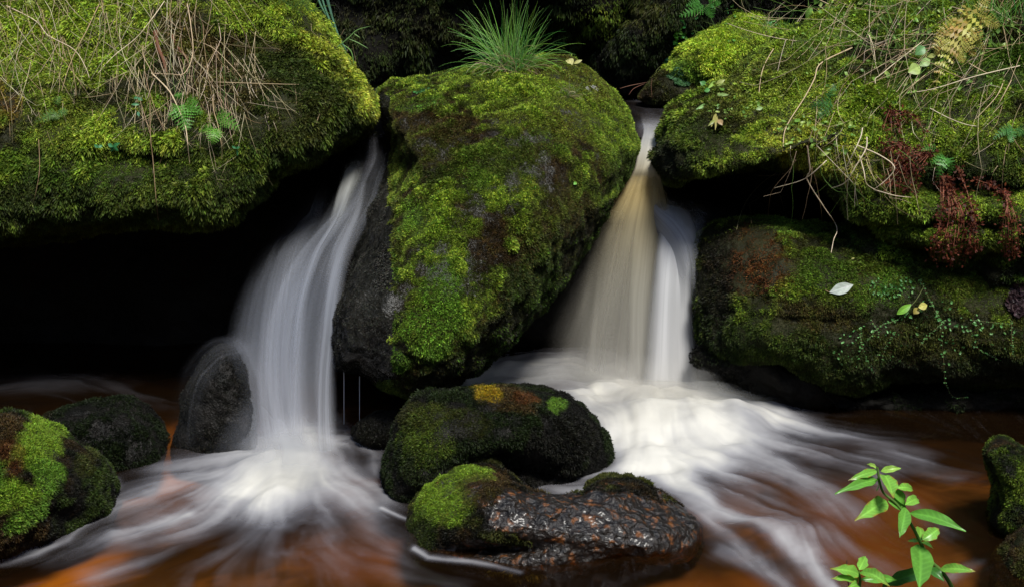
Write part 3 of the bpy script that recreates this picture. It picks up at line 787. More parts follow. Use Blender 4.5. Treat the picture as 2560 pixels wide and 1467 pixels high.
def veil(name, parent, rows, cols, seed, freq=26, edge=(0.25, 0.25), gain=1.0, base=0.5, nu=420, nv=150, depth=0.006, label=None, bow=0.03, gap=0.0):
    """rows: (xL, yL, xR, yR, Y, density)"""
    t = np.linspace(0, 1, nv); u = np.linspace(0, 1, nu)
    r = crspline(rows, t)
    U, T = np.meshgrid(u, t)
    px = r[:, 0:1] * (1 - U) + r[:, 2:3] * U
    py = r[:, 1:2] * (1 - U) + r[:, 3:4] * U
    n3 = lambda fu, fv, s: vnoise(np.stack([U * fu + 3.1 * s, T * fv, 0 * U + s], -1), s)
    wob = U + 0.02 * n3(3, 3, seed + 40)
    nn = lambda fu, fv, s: vnoise(np.stack([wob * fu + 3.1 * s, T * fv, 0 * U + s], -1), s)
    s = 0.48 * nn(freq * 0.18, 1.3, seed) + 0.24 * nn(freq * .6, 1.6, seed + 1) + 0.13 * nn(freq * 2.2, 2.0, seed + 2) + 0.10 * nn(freq * 4.5, 3, seed + 3)
    s = np.clip(0.5 + 0.75 * s, 0, 1)
    eg = sst(0, edge[0], U + 0.05 * nn(5, 4, seed + 5)) * sst(0, edge[1], 1 - U + 0.05 * nn(5, 4, seed + 6))
    eg[:, 0] = 0; eg[:, -1] = 0
    eg = eg * (1 - gap * sst(0.05, -0.35, vnoise(np.stack([wob * 4.5 + seed, T * 1.6, 0 * U + 2.2], -1), seed + 9) + .35 * vnoise(np.stack([wob * 13 + seed, T * 3.0, 0 * U + 5.2], -1), seed + 10)))
    d = np.clip(r[:, 5:6], 0, 2) * eg * (base + (1 - base) * sst(0.2, 0.85, s)) * gain
    Y = r[:, 4:5] - bow * np.sin(U * math.pi) + depth * nn(freq * 0.4, 1.2, seed + 7)
    v = P(px, py, Y).reshape(-1, 3)
    cols = np.asarray(cols, float)
    cc = crspline(cols, t)[:, None, :] * (0.90 + 0.14 * s[..., None])
    idx = np.arange(nu * nv).reshape(nv, nu)
    fc = np.stack([idx[:-1, :-1].ravel(), idx[:-1, 1:].ravel(), idx[1:, 1:].ravel(), idx[1:, :-1].ravel()], 1)
    me = mesh_from(name, v, fc, M_VEIL, cols=np.clip(cc, 0, 0.95).reshape(-1, 3), attrs={"dens": np.clip(d, 0, 0.97).ravel()})
    return link(name, me, parent, label)

BLU = [(0.50, 0.52, 0.56), (0.50, 0.53, 0.60), (0.44, 0.47, 0.54), (0.54, 0.56, 0.62), (0.70, 0.70, 0.70)]
lf = thing("waterfall", "silky bluish white waterfall fanning out left of the leaning mossy boulder", "waterfall", P(740, 1150, 3.28))
veil("water_veil", lf, [(885, 330, 978, 330, 4.07, .12), (880, 400, 985, 390, 3.98, .28), (850, 450, 968, 440, 3.90, .30), (815, 520, 950, 500, 3.82, .38), (740, 580, 925, 560, 3.74, .5), (665, 660, 885, 650, 3.63, .55),
     (612, 760, 864, 750, 3.52, .62), (588, 860, 850, 850, 3.44, .68), (590, 960, 845, 950, 3.38, .75), (610, 1060, 846, 1050, 3.33, .8), (610, 1140, 850, 1130, 3.29, .75), (600, 1200, 860, 1190, 3.26, 0)], BLU, 11, freq=20, edge=(.45, .15), gap=.55, gain=.72)
veil("water_veil", lf, [(840, 470, 930, 440, 3.84, .0), (790, 560, 915, 530, 3.74, .55), (730, 640, 885, 620, 3.64, .65), (690, 740, 862, 730, 3.51, .75), (670, 840, 850, 840, 3.42, .85), (655, 950, 842, 950, 3.35, .9), (650, 1060, 842, 1060, 3.30, .9),
     (640, 1150, 850, 1150, 3.25, .6), (630, 1190, 850, 1190, 3.22, 0)], BLU, 12, freq=26, edge=(.4, .15), gap=.55, gain=.78)
veil("water_veil", lf, [(740, 470, 850, 470, 3.98, .0), (700, 540, 830, 530, 3.9, .25), (640, 620, 800, 610, 3.78, .38), (596, 720, 790, 710, 3.64, .55), (566, 830, 790, 830, 3.53, .58), (552, 930, 790, 930, 3.43, .6), (560, 1040, 790, 1040, 3.34, .62), (570, 1120, 800, 1120, 3.27, .5), (580, 1160, 800, 1160, 3.23, 0)],
     BLU[:4] + [(.66, .68, .72)], 13, freq=18, edge=(.6, .4), gain=1.15, gap=.6)
veil("water_strand", lf, [(862, 400, 915, 395, 3.93, .0), (850, 440, 910, 440, 3.88, .85), (835, 490, 890, 490, 3.83, .95), (822, 550, 868, 545, 3.77, .5), (800, 610, 840, 600, 3.7, .0)], [(.55, .56, .52), (.6, .62, .6), (.55, .58, .62)], 14, freq=6, edge=(.3, .5), base=.7)
veil("water_strand", lf, [(890, 320, 960, 322, 4.12, .0), (884, 335, 975, 340, 4.05, .55), (888, 365, 980, 375, 4.0, .35), (880, 410, 978, 410, 3.94, .35), (860, 450, 960, 450, 3.88, .1)], [(.6, .6, .62), (.3, .3, .34), (.4, .4, .45)], 15, freq=9, edge=(.1, .3), base=.1)
# spray bending round the black upright rock
veil("spray", lf, [(620, 780, 680, 850, 3.48, .0), (570, 825, 640, 905, 3.42, .22), (525, 840, 580, 920, 3.34, .26), (480, 872, 560, 940, 3.30, .20), (440, 930, 540, 960, 3.27, .22), (420, 1010, 520, 1010, 3.26, .16), (400, 1090, 520, 1080, 3.25, .12), (400, 1130, 530, 1120, 3.24, 0)], [(.42, .44, .50)] * 3, 16, freq=7, edge=(.5, .5), base=.2, gap=.5)
veil("spray", lf, [(520, 845, 640, 830, 3.38, .0), (560, 880, 665, 860, 3.33, .35), (580, 930, 690, 910, 3.30, .45), (590, 990, 710, 980, 3.27, .45), (550, 1060, 730, 1060, 3.24, .65), (520, 1110, 750, 1110, 3.21, .5), (500, 1150, 750, 1150, 3.18, 0)], [(.44, .46, .52)] * 3, 17, freq=9, edge=(.5, .5), base=.3, gap=.5)

BEI = [(0.68, 0.52, 0.22), (0.66, 0.56, 0.34), (0.60, 0.57, 0.47), (0.62, 0.60, 0.54), (0.70, 0.69, 0.65)]
WHI = [(0.62, 0.64, 0.68), (0.74, 0.75, 0.78), (0.80, 0.81, 0.83), (0.84, 0.84, 0.85), (0.90, 0.89, 0.86)]
rf = thing("waterfall", "beige and white waterfall pouring through the narrow gap right of the leaning boulder", "waterfall", P(1640, 960, 3.8))
veil("water_chute", rf, [(1590, 270, 1690, 270, 4.75, .0), (1600, 296, 1672, 296, 4.40, .10), (1608, 328, 1650, 328, 4.16, .6), (1596, 370, 1652, 370, 4.08, .97), (1585, 420, 1650, 420, 4.04, .97), (1560, 460, 1660, 460, 4.04, .9), (1520, 520, 1680, 520, 4.0, .6), (1500, 560, 1690, 560, 3.98, 0)],
     [(.5, .42, .40), (.85, .85, .85), (.85, .80, .66), (.70, .56, .28), (.6, .52, .30)], 21, freq=10, edge=(.15, .15), base=.7, bow=.01)
veil("water_veil", rf, [(1560, 440, 1655, 440, 4.06, .3), (1520, 500, 1670, 490, 4.02, .85), (1482, 570, 1672, 560, 3.98, .9), (1455, 660, 1668, 650, 3.94, .85), (1435, 760, 1660, 760, 3.9, .82), (1420, 860, 1665, 860, 3.87, .8), (1415, 940, 1670, 940, 3.85, .75), (1420, 990, 1680, 990, 3.83, 0)],
     BEI, 22, freq=22, edge=(.45, .25), base=.7, gap=.35, gain=.92)
veil("water_veil", rf, [(1570, 470, 1680, 470, 4.08, .0), (1480, 570, 1700, 560, 4.03, .6), (1430, 660, 1720, 650, 4.0, .6), (1390, 760, 1730, 760, 3.96, .55), (1350, 860, 1740, 860, 3.93, .5), (1340, 930, 1740, 930, 3.9, .5), (1340, 980, 1740, 980, 3.88, 0)],
     [(.52, .48, .36), (.56, .53, .45), (.62, .60, .56)], 23, freq=24, edge=(.4, .2), base=.4)
veil("water_column", rf, [(1630, 490, 1700, 505, 4.06, .0), (1638, 520, 1735, 540, 4.02, .55), (1640, 580, 1745, 590, 3.96, .8), (1630, 640, 1738, 640, 3.91, .95), (1618, 720, 1738, 720, 3.87, .97), (1608, 800, 1742, 800, 3.84, .97), (1600, 880, 1748, 880, 3.81, .97), (1590, 960, 1760, 960, 3.78, .9), (1590, 1010, 1770, 1010, 3.76, 0)],
     WHI, 24, freq=14, edge=(.28, .2), base=.8)
veil("water_strand", rf, [(1622, 470, 1640, 500, 4.05, .0), (1650, 500, 1625, 560, 4.0, .7), (1700, 530, 1650, 610, 3.95, .7), (1740, 580, 1670, 660, 3.9, .6), (1752, 660, 1690, 720, 3.86, .3), (1750, 760, 1690, 780, 3.84, 0)], [(.5, .52, .58), (.62, .64, .7), (.7, .72, .76)], 25, freq=9, edge=(.3, .3), base=.4)
veil("spray", rf, [(1390, 880, 1790, 880, 3.80, .0), (1370, 925, 1810, 920, 3.72, .30), (1350, 960, 1830, 955, 3.62, .45), (1340, 1000, 1850, 1000, 3.52, .40), (1330, 1040, 1860, 1040, 3.45, 0)], [(.60, .59, .56)] * 3, 27, freq=5, edge=(.4, .3), base=.5, gap=.4, depth=.03)
veil("spray", lf, [(620, 1030, 870, 1030, 3.30, .0), (595, 1075, 885, 1075, 3.24, .35), (570, 1120, 900, 1120, 3.17, .5), (550, 1160, 910, 1160, 3.09, .38), (540, 1200, 910, 1200, 3.0, 0)], [(.55, .56, .58)] * 3, 28, freq=5, edge=(.4, .4), base=.5, gap=.4, depth=.03)
veil("spray", rf, [(1690, 500, 1760, 480, 4.04, .0), (1715, 540, 1780, 530, 3.98, .18), (1725, 600, 1765, 590, 3.92, .22), (1730, 700, 1765, 700, 3.88, .2), (1735, 850, 1775, 850, 3.84, .25), (1735, 930, 1790, 930, 3.8, .2), (1740, 990, 1800, 990, 3.78, 0)], [(.6, .62, .68)] * 3, 26, freq=6, edge=(.4, .4), base=.5)

def mist(name, parent, cx, cy, rx, ry, rz, dens, seed, col=(.62, .62, .62), layers=3):
    """soft domes of spray where the fall strikes the pool"""
    c = W(cx, cy)
    for l in range(layers):
        k = 1 - 0.16 * l
        nr_, nt_ = 50, 90
        rho = np.linspace(0, 1, nr_); th = np.linspace(0, 2 * math.pi, nt_, endpoint=False)
        RR, TT = np.meshgrid(rho, th, indexing='ij')
        x = c[0] + rx * k * RR * np.cos(TT); y = c[1] + ry * k * RR * np.sin(TT); zz = 0.012 + rz * k * (1 - RR ** 2) ** 1.3
        v = np.stack([x, y, zz], -1)
        n_ = fbm(v, 9, 3, seed + l)
        v[..., 2] += 0.35 * rz * n_ * (1 - RR ** 2)
        d = dens * (1 - RR ** 2) ** 2.2 * np.clip(0.75 + 0.7 * n_, 0, 1.2)
        idx = np.arange(nr_ * nt_).reshape(nr_, nt_)
        fc = np.stack([idx[:-1].ravel(), np.roll(idx, -1, 1)[:-1].ravel(), np.roll(idx, -1, 1)[1:].ravel(), idx[1:].ravel()], 1)
        me = mesh_from(name, v.reshape(-1, 3), fc, M_VEIL, cols=np.ones((nr_ * nt_, 3)) * np.array(col), attrs={"dens": np.clip(d, 0, .9).ravel()})
        link(name, me, parent)
mist("spray", lf, 725, 1140, .18, .12, .045, .22, 301, col=(.60, .60, .60))
mist("spray", rf, 1640, 1000, .28, .15, .04, .20, 311, col=(.60, .58, .52))
mist("spray", rf, 1780, 1010, .24, .14, .045, .22, 321, col=(.60, .60, .58))
mist("spray", rf, 1380, 955, .30, .12, .03, .2, 331, col=(.50, .50, .46), layers=2)

def tube(pts, rad, k=4):
    """pts list of Vector; returns verts, quads"""
    pts = [Vector(p) for p in pts]; n = len(pts)
    if not hasattr(rad, '__len__'): rad = [rad] * n
    vs, fs = [], []
    up = Vector((0.31, 0.2, 0.93))
    for i, p in enumerate(pts):
        t = (pts[min(i + 1, n - 1)] - pts[max(i - 1, 0)])
        if t.length < 1e-9: t = Vector((0, 0, 1))
        t.normalize()
        a = t.cross(up)
        if a.length < 0.05: a = t.cross(Vector((1, 0, 0)))
        a.normalize(); b = t.cross(a)
        for j in range(k):
            an = 2 * math.pi * j / k
            vs.append(p + (a * math.cos(an) + b * math.sin(an)) * rad[i])
    for i in range(n - 1):
        for j in range(k):
            fs.append((i * k + j, i * k + (j + 1) % k, (i + 1) * k + (j + 1) % k, (i + 1) * k + j))
    return vs, fs

class MB:
    def __init__(s): s.v, s.f, s.c = [], [], []
    def add(s, vs, fs, col):
        o = len(s.v)
        s.v += [tuple(q) for q in vs]
        s.f += [tuple(i + o for i in (q if len(q) == 4 else (q[0], q[1], q[2], q[2]))) for q in fs]
        if len(col) and hasattr(col[0], '__len__'): s.c += [tuple(q) for q in col]
        else: s.c += [tuple(col)] * len(vs)
    def build(s, name, mat, parent=None, smooth=True, **kw):
        fs = s.f
        me = bpy.data.meshes.new(name)
        me.from_pydata(s.v, [], [q if q[2] != q[3] else q[:3] for q in fs])
        me.update()
        a = me.color_attributes.new("Col", 'FLOAT_COLOR', 'POINT')
        c = np.ones((len(s.v), 4), np.float32); c[:, :3] = np.array(s.c)
        a.data.foreach_set("color", c.ravel())
        me.polygons.foreach_set("use_smooth", [smooth] * len(me.polygons))
        me.materials.append(mat)
        return link(name, me, parent, **kw)

for x, y0, y1, lab in ((860, 925, 1060, "left one of two thin water drips falling from the leaning boulder's foot"), (899, 940, 1065, "right one of two thin water drips falling from the leaning boulder's foot")):
    b = MB(); Yd = 3.47
    b.add(*tube([Vector(P(x, y0 + (y1 - y0) * k / 8 + 0, Yd).tolist()) for k in range(9)], [0.0016 - 0.0007 * k / 8 for k in range(9)]), (0.55, 0.58, 0.62))
    b.build("water_drip", M_STRAW, label=lab, cat="water drip", group="water drips under the leaning boulder")
# ================================================================ PLANTS
rnd = random.Random(12)
STRAW = [(0.58, 0.46, 0.27), (0.66, 0.54, 0.34), (0.50, 0.37, 0.21), (0.38, 0.27, 0.15), (0.70, 0.60, 0.42)]

def jit(c, a=0.12):
    k = 1 + rnd.uniform(-a, a)
    return tuple(min(0.9, max(0, x * k * (1 + rnd.uniform(-a, a) * 0.4))) for x in c)

def path3(pts, off0=0.01, off1=0.02, dflt=3.6, n=None, only=None, wav=0.0, smooth=True):
    """photo polyline -> 3-D path lying over whatever rock is there"""
    pp = np.array(pts, float)
    if smooth and len(pp) > 2: pp = crspline(pp, np.linspace(0, 1, n or (len(pp) * 4)))
    elif n or len(pp) == 2:
        m = n or 6; t = np.linspace(0, 1, m); pp = np.stack([np.interp(t, np.linspace(0, 1, len(pp)), pp[:, k]) for k in (0, 1)], 1)
    out = []; last = dflt
    raw = []
    for i, (x, y) in enumerate(pp):
        loc, nn, ok = hit(x, y, 0, last, only)
        yv = loc.y
        if raw: yv = min(yv, raw[-1] + 0.012)     # stem hangs free beyond an overhang
        raw.append(yv); last = yv
    raw = np.array(raw)
    k = np.convolve(np.pad(raw, 2, mode='edge'), np.ones(5) / 5, 'valid')
    k = np.minimum(k, raw)
    for i, (x, y) in enumerate(pp):
        t = i / max(len(pp) - 1, 1)
        o = off0 + (off1 - off0) * math.sin(t * math.pi)
        out.append(Vector(P(x, y, k[i] - o).tolist()))
    return out

def taper(n, r0, r1): return [r0 + (r1 - r0) * i / max(n - 1, 1) for i in range(n)]

# ---- loose mat of dry grass on the two banks (nobody could count it)
def straw_mat(nm, n, xr, yr, ang, ln, label, greens=0.08, offs=(0.004, 0.04), seed=1, dens=None, rad=(0.0007, 0.0013), off0=0.002):
    rnd.seed(seed); b = MB()
    k = 0
    while k < n:
        x = rnd.uniform(*xr); y = rnd.uniform(*yr)
        if dens and rnd.random() > dens(x, y): continue
        k += 1
        a = R(rnd.gauss(ang[0], ang[1])); l = rnd.uniform(*ln)
        pts = [(x, y)]; bend = rnd.gauss(0, 0.10)
        m = 7
        kink = rnd.randrange(2, 8)
        for i in range(m):
            if i == kink: a += rnd.gauss(0, 0.6)
            a += bend + (math.pi / 2 - a) * 0.03
            x += math.cos(a) * l / m; y += math.sin(a) * l / m
            pts.append((x, y))
        o = rnd.uniform(*offs)
        p3 = path3(pts, off0, off0 + o, 3.9, smooth=False)
        c = jit(rnd.choice(STRAW), 0.2)
        if rnd.random() < greens: c = jit((0.12, 0.22, 0.04), 0.2)
        r = rnd.uniform(*rad)
        b.add(*tube(p3, taper(len(p3), r, r * 0.5), 3), c)
    return b.build(nm, M_STRAW, label=label, cat="grass", kind="stuff")

straw_mat("dry_grass", 230, (-60, 640), (-60, 190), (88, 34), (90, 260), "tangled mat of pale dry grass hanging over the big left boulder", seed=5, rad=(0.0004, 0.0009),
          dens=lambda x, y: (1.0 if y < 150 else .6) * (1 if x < 560 else .45))
straw_mat("dry_grass", 90, (330, 640), (130, 300), (92, 16), (90, 220), "fine hanging strands of dry grass below the tangled mat on the left boulder", seed=6, rad=(0.0004, 0.0008), offs=(.003, .02))
straw_mat("dry_grass", 70, (0, 900), (60, 330), (90, 12), (40, 110), "short thin roots dangling from the moss of the left boulder", seed=9, rad=(0.0004, 0.0007), offs=(.003, .012))
straw_mat("dry_grass", 150, (1950, 2600), (-60, 260), (140, 26), (110, 330), "scattered pale dry grass stems lying across the sloping right bank", seed=7, greens=0.25, dens=lambda x, y: 1 if y < 90 + (x - 1950) * .25 else .25, rad=(0.0006, 0.0012))
straw_mat("dry_grass", 60, (2000, 2560), (200, 420), (110, 30), (60, 150), "short broken dry grass bits on the lower slope of the right bank", seed=8, greens=0.2, rad=(0.0005, 0.0009))

straw_mat("dry_grass", 34, (1930, 2280), (365, 440), (92, 24), (40, 190), "wiry dry grass hanging from the rim of the right bank over the black hollow", seed=28, greens=.25, rad=(0.0005, 0.0010), offs=(.0, .03), off0=.12)
straw_mat("green_grass", 170, (1960, 2620), (-60, 170), (270, 40), (40, 130), "fresh green grass blades and shoots across the top of the right bank", seed=17, greens=1.0, rad=(0.0008, 0.0014), offs=(.01, .05))
straw_mat("green_grass", 60, (1700, 1960), (-40, 190), (275, 50), (25, 70), "fine green grass blades over the mossy mound", seed=18, greens=1.0, rad=(0.0006, 0.0010), offs=(.01, .03))

STEMS = [
    ("long pale arching root hanging down the left boulder just beside the green fern", "root", [(379, 184), (422, 227), (446, 273), (464, 319), (471, 383), (475, 413)], .0028, 0),
    ("thin dry stem lying almost level across the dark face of the left boulder", "dry stem", [(515, 205), (600, 208), (700, 211), (752, 212)], .0012, 1),
    ("dry stem arching right and down above the ferns on the left boulder", "dry stem", [(484, 101), (531, 120), (574, 160), (595, 184), (606, 200)], .0015, 1),
    ("slender wavy stem hanging past the rightmost fern on the left boulder", "dry stem", [(531, 245), (535, 280), (546, 319), (555, 376), (552, 415)], .0016, 2),
    ("longest thin root trailing down to the black cave from the left boulder", "root", [(375, 250), (376, 340), (383, 407), (390, 496), (396, 552)], .0016, 3),
    ("upright pale stem kinked left at its lower end in the left dry grass", "dry stem", [(468, 10), (477, 64), (482, 135), (461, 184), (425, 186), (379, 184)], .0020, 1),
    ("long slanting stem from the top edge down to the left through the dry grass", "dry stem", [(411, 4), (376, 53), (340, 96), (283, 142), (240, 190)], .0018, 4),
    ("bent stem making an elbow left of the brown roots on the left boulder", "dry stem", [(358, 110), (359, 142), (381, 184), (374, 195)], .0016, 1),
    ("long stem crossing the left dry grass from the top left corner down to the right", "dry stem", [(14, 14), (89, 53), (120, 89), (184, 124), (213, 167), (225, 202)], .0018, 4),
    ("curved reddish pale stem running down left through the yellow moss of the left boulder", "dry stem", [(248, 11), (215, 80), (188, 131), (167, 184), (152, 237)], .0017, 2),
    ("thin root hanging alone down the lower left of the left boulder", "root", [(96, 340), (99, 418), (92, 470), (83, 510)], .0013, 3),
    ("broad brown root strap in the dry grass, left one of two", "root", [(388, 80), (396, 120), (408, 150), (416, 182)], .009, 5),
    ("twisted brown root in the dry grass, right one of two", "root", [(430, 90), (445, 120), (462, 140), (472, 158)], .007, 5),
    ("split dry stem on the dark moss near the top of the right bank", "dry stem", [(1946, 106), (1922, 142), (1904, 184), (1896, 248)], .0022, 1),
    ("long pale stick sloping down the middle of the right bank to its lower rim", "dry stem", [(2131, 120), (2052, 159), (2036, 198), (2011, 245), (1965, 319), (1958, 368)], .0028, 1),
    ("short upright dry stem right of the long pale stick on the right bank", "dry stem", [(2167, 78), (2183, 117), (2190, 170)], .0016, 4),
    ("bent stem left of the heart shaped leaves on the right bank", "dry stem", [(2308, 103), (2206, 184), (2188, 206), (2213, 266)], .0017, 4),
    ("long shallow stem reaching from the yellow fern to the right edge", "dry stem", [(2560, 163), (2440, 191), (2333, 223), (2262, 234)], .0020, 4),
    ("short bent twig right below the yellow fern", "twig", [(2422, 159), (2445, 172), (2468, 184)], .0022, 1),
    ("straight stem near the right edge, right one of a slanting pair", "dry stem", [(2528, 202), (2508, 240), (2486, 280)], .0016, 1),
    ("straight stem near the right edge, longer left one of a slanting pair", "dry stem", [(2510, 202), (2489, 245), (2432, 305)], .0018, 1),
    ("dry stem pointing down right above the right green fern", "dry stem", [(2324, 271), (2370, 295), (2415, 312), (2450, 317)], .0018, 4),
    ("leftmost stalk of the bunch leaning over the right bank's rim", "dry stem", [(2156, 321), (2151, 345), (2130, 390), (2103, 443)], .0022, 4),
    ("stalk bent into a hook at the foot of the right bank's rim bunch", "dry stem", [(2167, 344), (2165, 372), (2140, 415), (2113, 457), (2078, 471)], .0022, 4),
    ("two part stem sloping down left over the black hollow", "dry stem", [(2066, 402), (2030, 435), (2000, 453), (1935, 471)], .0020, 4),
    ("long stem hanging across the black hollow down to the lower boulder", "dry stem", [(2018, 365), (2025, 425), (2018, 450), (2057, 514), (2092, 568), (2084, 600), (2078, 632)], .0024, 4),
    ("stiff stem crossing in front of the red dead fern, bent back at its right end", "dry stem", [(2145, 365), (2202, 390), (2236, 418), (2220, 446), (2184, 475)], .0022, 4),
    ("slender stem running down to the crossing under the red dead fern", "dry stem", [(2149, 390), (2160, 430), (2167, 461), (2195, 478)], .0018, 4),
    ("wiry stem drooping into the left part of the black hollow", "dry stem", [(1990, 400), (1974, 425), (1935, 470), (1925, 495), (1920, 540)], .0014, 3),
    ("thin green stalk dangling over the black hollow from the bank's rim", "dry stem", [(2020, 370), (2022, 410), (2038, 445), (2052, 520), (2055, 555)], .0014, 3),
    ("low bare twig spreading right under the red dead fern", "twig", [(2184, 475), (2210, 482), (2240, 490), (2278, 494)], .0018, 4),
    ("drooping dry stem between the two hanging dead ferns", "dry stem", [(2396, 415), (2408, 450), (2420, 490), (2432, 540)], .0020, 5),
    ("short pale stick laid over the rim above the black hollow", "dry stem", [(1935, 471), (1950, 490), (1966, 545)], .0012, 3),
]
rnd.seed(33)
for lab, cat, pts, rad, ck in STEMS:
    ov = 1900 < pts[0][0] < 2200 and pts[0][1] > 315
    p3 = path3(pts, 0.13 if ov else 0.006, 0.17 if ov else (0.035 if rad < .005 else .012), 3.7)
    col = [(0.66, 0.52, 0.34), (0.60, 0.46, 0.28), (0.50, 0.36, 0.20), (0.30, 0.20, 0.11), (0.72, 0.60, 0.42), (0.17, 0.075, 0.04)][ck]
    b = MB(); b.add(*tube(p3, [rad * .8 * (1 - 0.5 * i / len(p3)) * (1 + 0.12 * math.sin(i * 2.1)) for i in range(len(p3))], 5), jit(col, .05))
    b.build("root" if cat == "root" else ("twig" if cat == "twig" else "dry_stem"), M_STRAW, label=lab, cat=cat, group="dry stems and roots over the boulders")

# ---- leaves
def leaf_mesh(b, base, tip, width, side_hint, col, droop=0.15, fold=0.25, nl=9, tipcol=None, shape=0.42, wave=0.0):
    """a lanceolate blade from base to tip with a folded midrib"""
    base, tip = Vector(base), Vector(tip)
    ax = tip - base; L = ax.length; ax = ax / L
    s = Vector(side_hint); s = (s - ax * s.dot(ax)); s.normalize()
    nrm = ax.cross(s); nrm.normalize()
    if nrm.z < 0: nrm = -nrm
    vs, fs, cs = [], [], []
    for i in range(nl + 1):
        t = i / nl
        w = width * 0.5 * (math.sin(math.pi * min(1, t ** shape_pow(shape))) ** 0.9) if 0 < t < 1 else 0.0006
        c0 = base + ax * (L * t) + nrm * (droop * L * (math.sin(math.pi * t) * 0.9))
        for k, u in enumerate(UU):
            wv = wave * width * math.sin(t * 17 + u * 2 + L * 300)
            p = c0 + s * (w * u + (wv if abs(u) == 1 else 0) * .5) + nrm * (fold * w * abs(u) ** 1.2 + wv * (u * u) * .6)
            vs.append(p)
            side = (i + int(abs(u) * 3)) % 3 == 0 and 0 < abs(u) < 1
            v = 1.0 + (0.45 if u == 0 else 0) + (0.22 if side else 0) - 0.10 * t
            c = np.array(col) * v * (1 + 0.10 * math.sin(t * 7 + u * 3 + L * 900))
            if tipcol is not None and t > .8: c = c * (1 - (t - .8) * 4) + np.array(tipcol) * (t - .8) * 4
            if tipcol is not None and abs(u) == 1 and math.sin(t * 23 + L * 500) > .2: c = np.array(tipcol)
            cs.append(np.clip(c, 0, .9))
    nu = len(UU)
    for i in range(nl):
        for k in range(nu - 1):
            fs.append((i * nu + k, i * nu + k + 1, i * nu + nu + k + 1, i * nu + nu + k))
    b.add(vs, fs, cs)
UU = (-1, -0.75, -0.5, -0.22, 0, 0.22, 0.5, 0.75, 1)

def shape_pow(shape): return math.log(0.5) / math.log(shape)

def pxy(x, y, Y): return Vector(P(x, y, Y).tolist())

def balsam(label, stem, leaves, Y0, group):
    t = thing("leafy_plant", label, "plant", (pxy(stem[-1][0], stem[-1][1], Y0).x, Y0, 0.0), group)
    pts = crspline(np.array(stem, float), np.linspace(0, 1, len(stem) * 5))
    p3 = [pxy(x, y, Y0) for x, y in pts]
    q = p3[-1]
    p3 += [Vector((q.x + 0.01, q.y + 0.01, q.z - 0.05)), Vector((q.x + 0.015, q.y + 0.02, terr(q.x, q.y) - 0.02))]
    b = MB(); n = len(p3); b.add(*tube(p3, [0.0016 + 0.0022 * i / n for i in range(n)], 7), (0.13, 0.24, 0.05)); b.build("stem", M_LEAF, t)
    for (bx, by, tx_, ty_, w, dY, tone) in leaves:
        f = lambda x, y: (1660 + x / 2.822, 950 + y / 2.822)
        (x0, y0), (x1, y1) = f(bx, by), f(tx_, ty_)
        A = pxy(x0, y0, Y0); Bp = pxy(x1, y1, Y0 + dY)
        ln = math.hypot(x1 - x0, y1 - y0)
        col = {0: (0.14, 0.38, 0.05), 1: (0.22, 0.50, 0.07), 2: (0.06, 0.20, 0.03), 3: (0.34, 0.56, 0.09)}[tone]
        b = MB()
        dv = (Bp - A).normalized()
        sd = dv.cross(Vector((0.1, -0.75, 0.65)))
        leaf_mesh(b, A, Bp, w / 2.822 * Y0 / FPX * 1.15, sd, jit(col, .06), droop=0.13 if abs(tx_ - bx) > 60 else 0.05, fold=0.3, nl=26, shape=.40, wave=0.07, tipcol=(0.35, 0.20, 0.03) if tone == 1 and rnd.random() < .7 else None)
        b.build("leaf", M_LEAFB, t)
    return t

def terr(x, y):
    return float(terrain_h(np.array([float(x)]), np.array([float(y)]))[0])

M_LEAFB = foliage_mat("broad_leaf", 0.35, 0.32, 0.5)
rnd.seed(4)
balsam("tall bright green plant with long pointed leaves in the bottom right foreground",
       [(2193, 1166), (2206, 1226), (2241, 1258), (2277, 1308), (2301, 1354), (2326, 1400), (2355, 1428), (2380, 1467), (2410, 1540)],
       [(1500, 640, 1300, 705, 55, -.03, 1), (1505, 700, 1205, 800, 66, -.05, 0), (1500, 620, 1430, 590, 30, .02, 3), (1530, 640, 1672, 620, 48, .0, 3), (1555, 665, 1615, 825, 112, -.07, 1), (1640, 755, 1757, 775, 60, .03, 1), (1570, 850, 1345, 990, 110, -.06, 1),
        (1700, 875, 1790, 835, 70, .04, 1), (1590, 780, 1700, 885, 85, .03, 0), (1580, 850, 1710, 925, 80, .02, 0), (1705, 900, 1662, 1108, 88, -.05, 0), (1735, 935, 2130, 1066, 92, -.06, 0), (1805, 1130, 1805, 1035, 95, .05, 1), (1825, 1125, 1942, 1045, 85, .02, 1),
        (1800, 1130, 1718, 1132, 28, 0, 0), (1820, 1140, 1900, 1186, 32, -.02, 1), (1802, 1160, 1800, 1475, 158, -.10, 0), (1880, 1335, 1540, 1452, 95, .05, 2), (1865, 1325, 1975, 1415, 70, -.02, 2), (1950, 1330, 2196, 1348, 72, -.03, 1), (1500, 690, 1495, 780, 40, .04, 0)],
       1.95, "leafy plants in the foreground")
balsam("short bright green plant left of the tall one at the bottom edge",
       [(2146, 1425), (2150, 1450), (2148, 1475), (2150, 1540)],
       [(1378, 1370, 1172, 1328, 84, -.03, 1), (1375, 1335, 1422, 1240, 74, .03, 1), (1385, 1350, 1592, 1452, 96, -.06, 1), (1370, 1405, 1175, 1398, 60, -.03, 1), (1390, 1405, 1645, 1408, 64, .02, 0), (1370, 1440, 1290, 1465, 60, -.04, 1)],
       1.92, "leafy plants in the foreground")
b = MB(); b.add(*tube([pxy(2117, 1400, 1.93), pxy(2118, 1430, 1.92), pxy(2122, 1470, 1.92), Vector((pxy(2124, 1480, 1.92).x, 1.92, terr(.45, 1.92)))], .0009, 4), (.03, .02, .015))
b.build("dry_stem", M_STRAW, label="thin dark dry stalk standing in front of the short foreground plant", cat="dry stem")

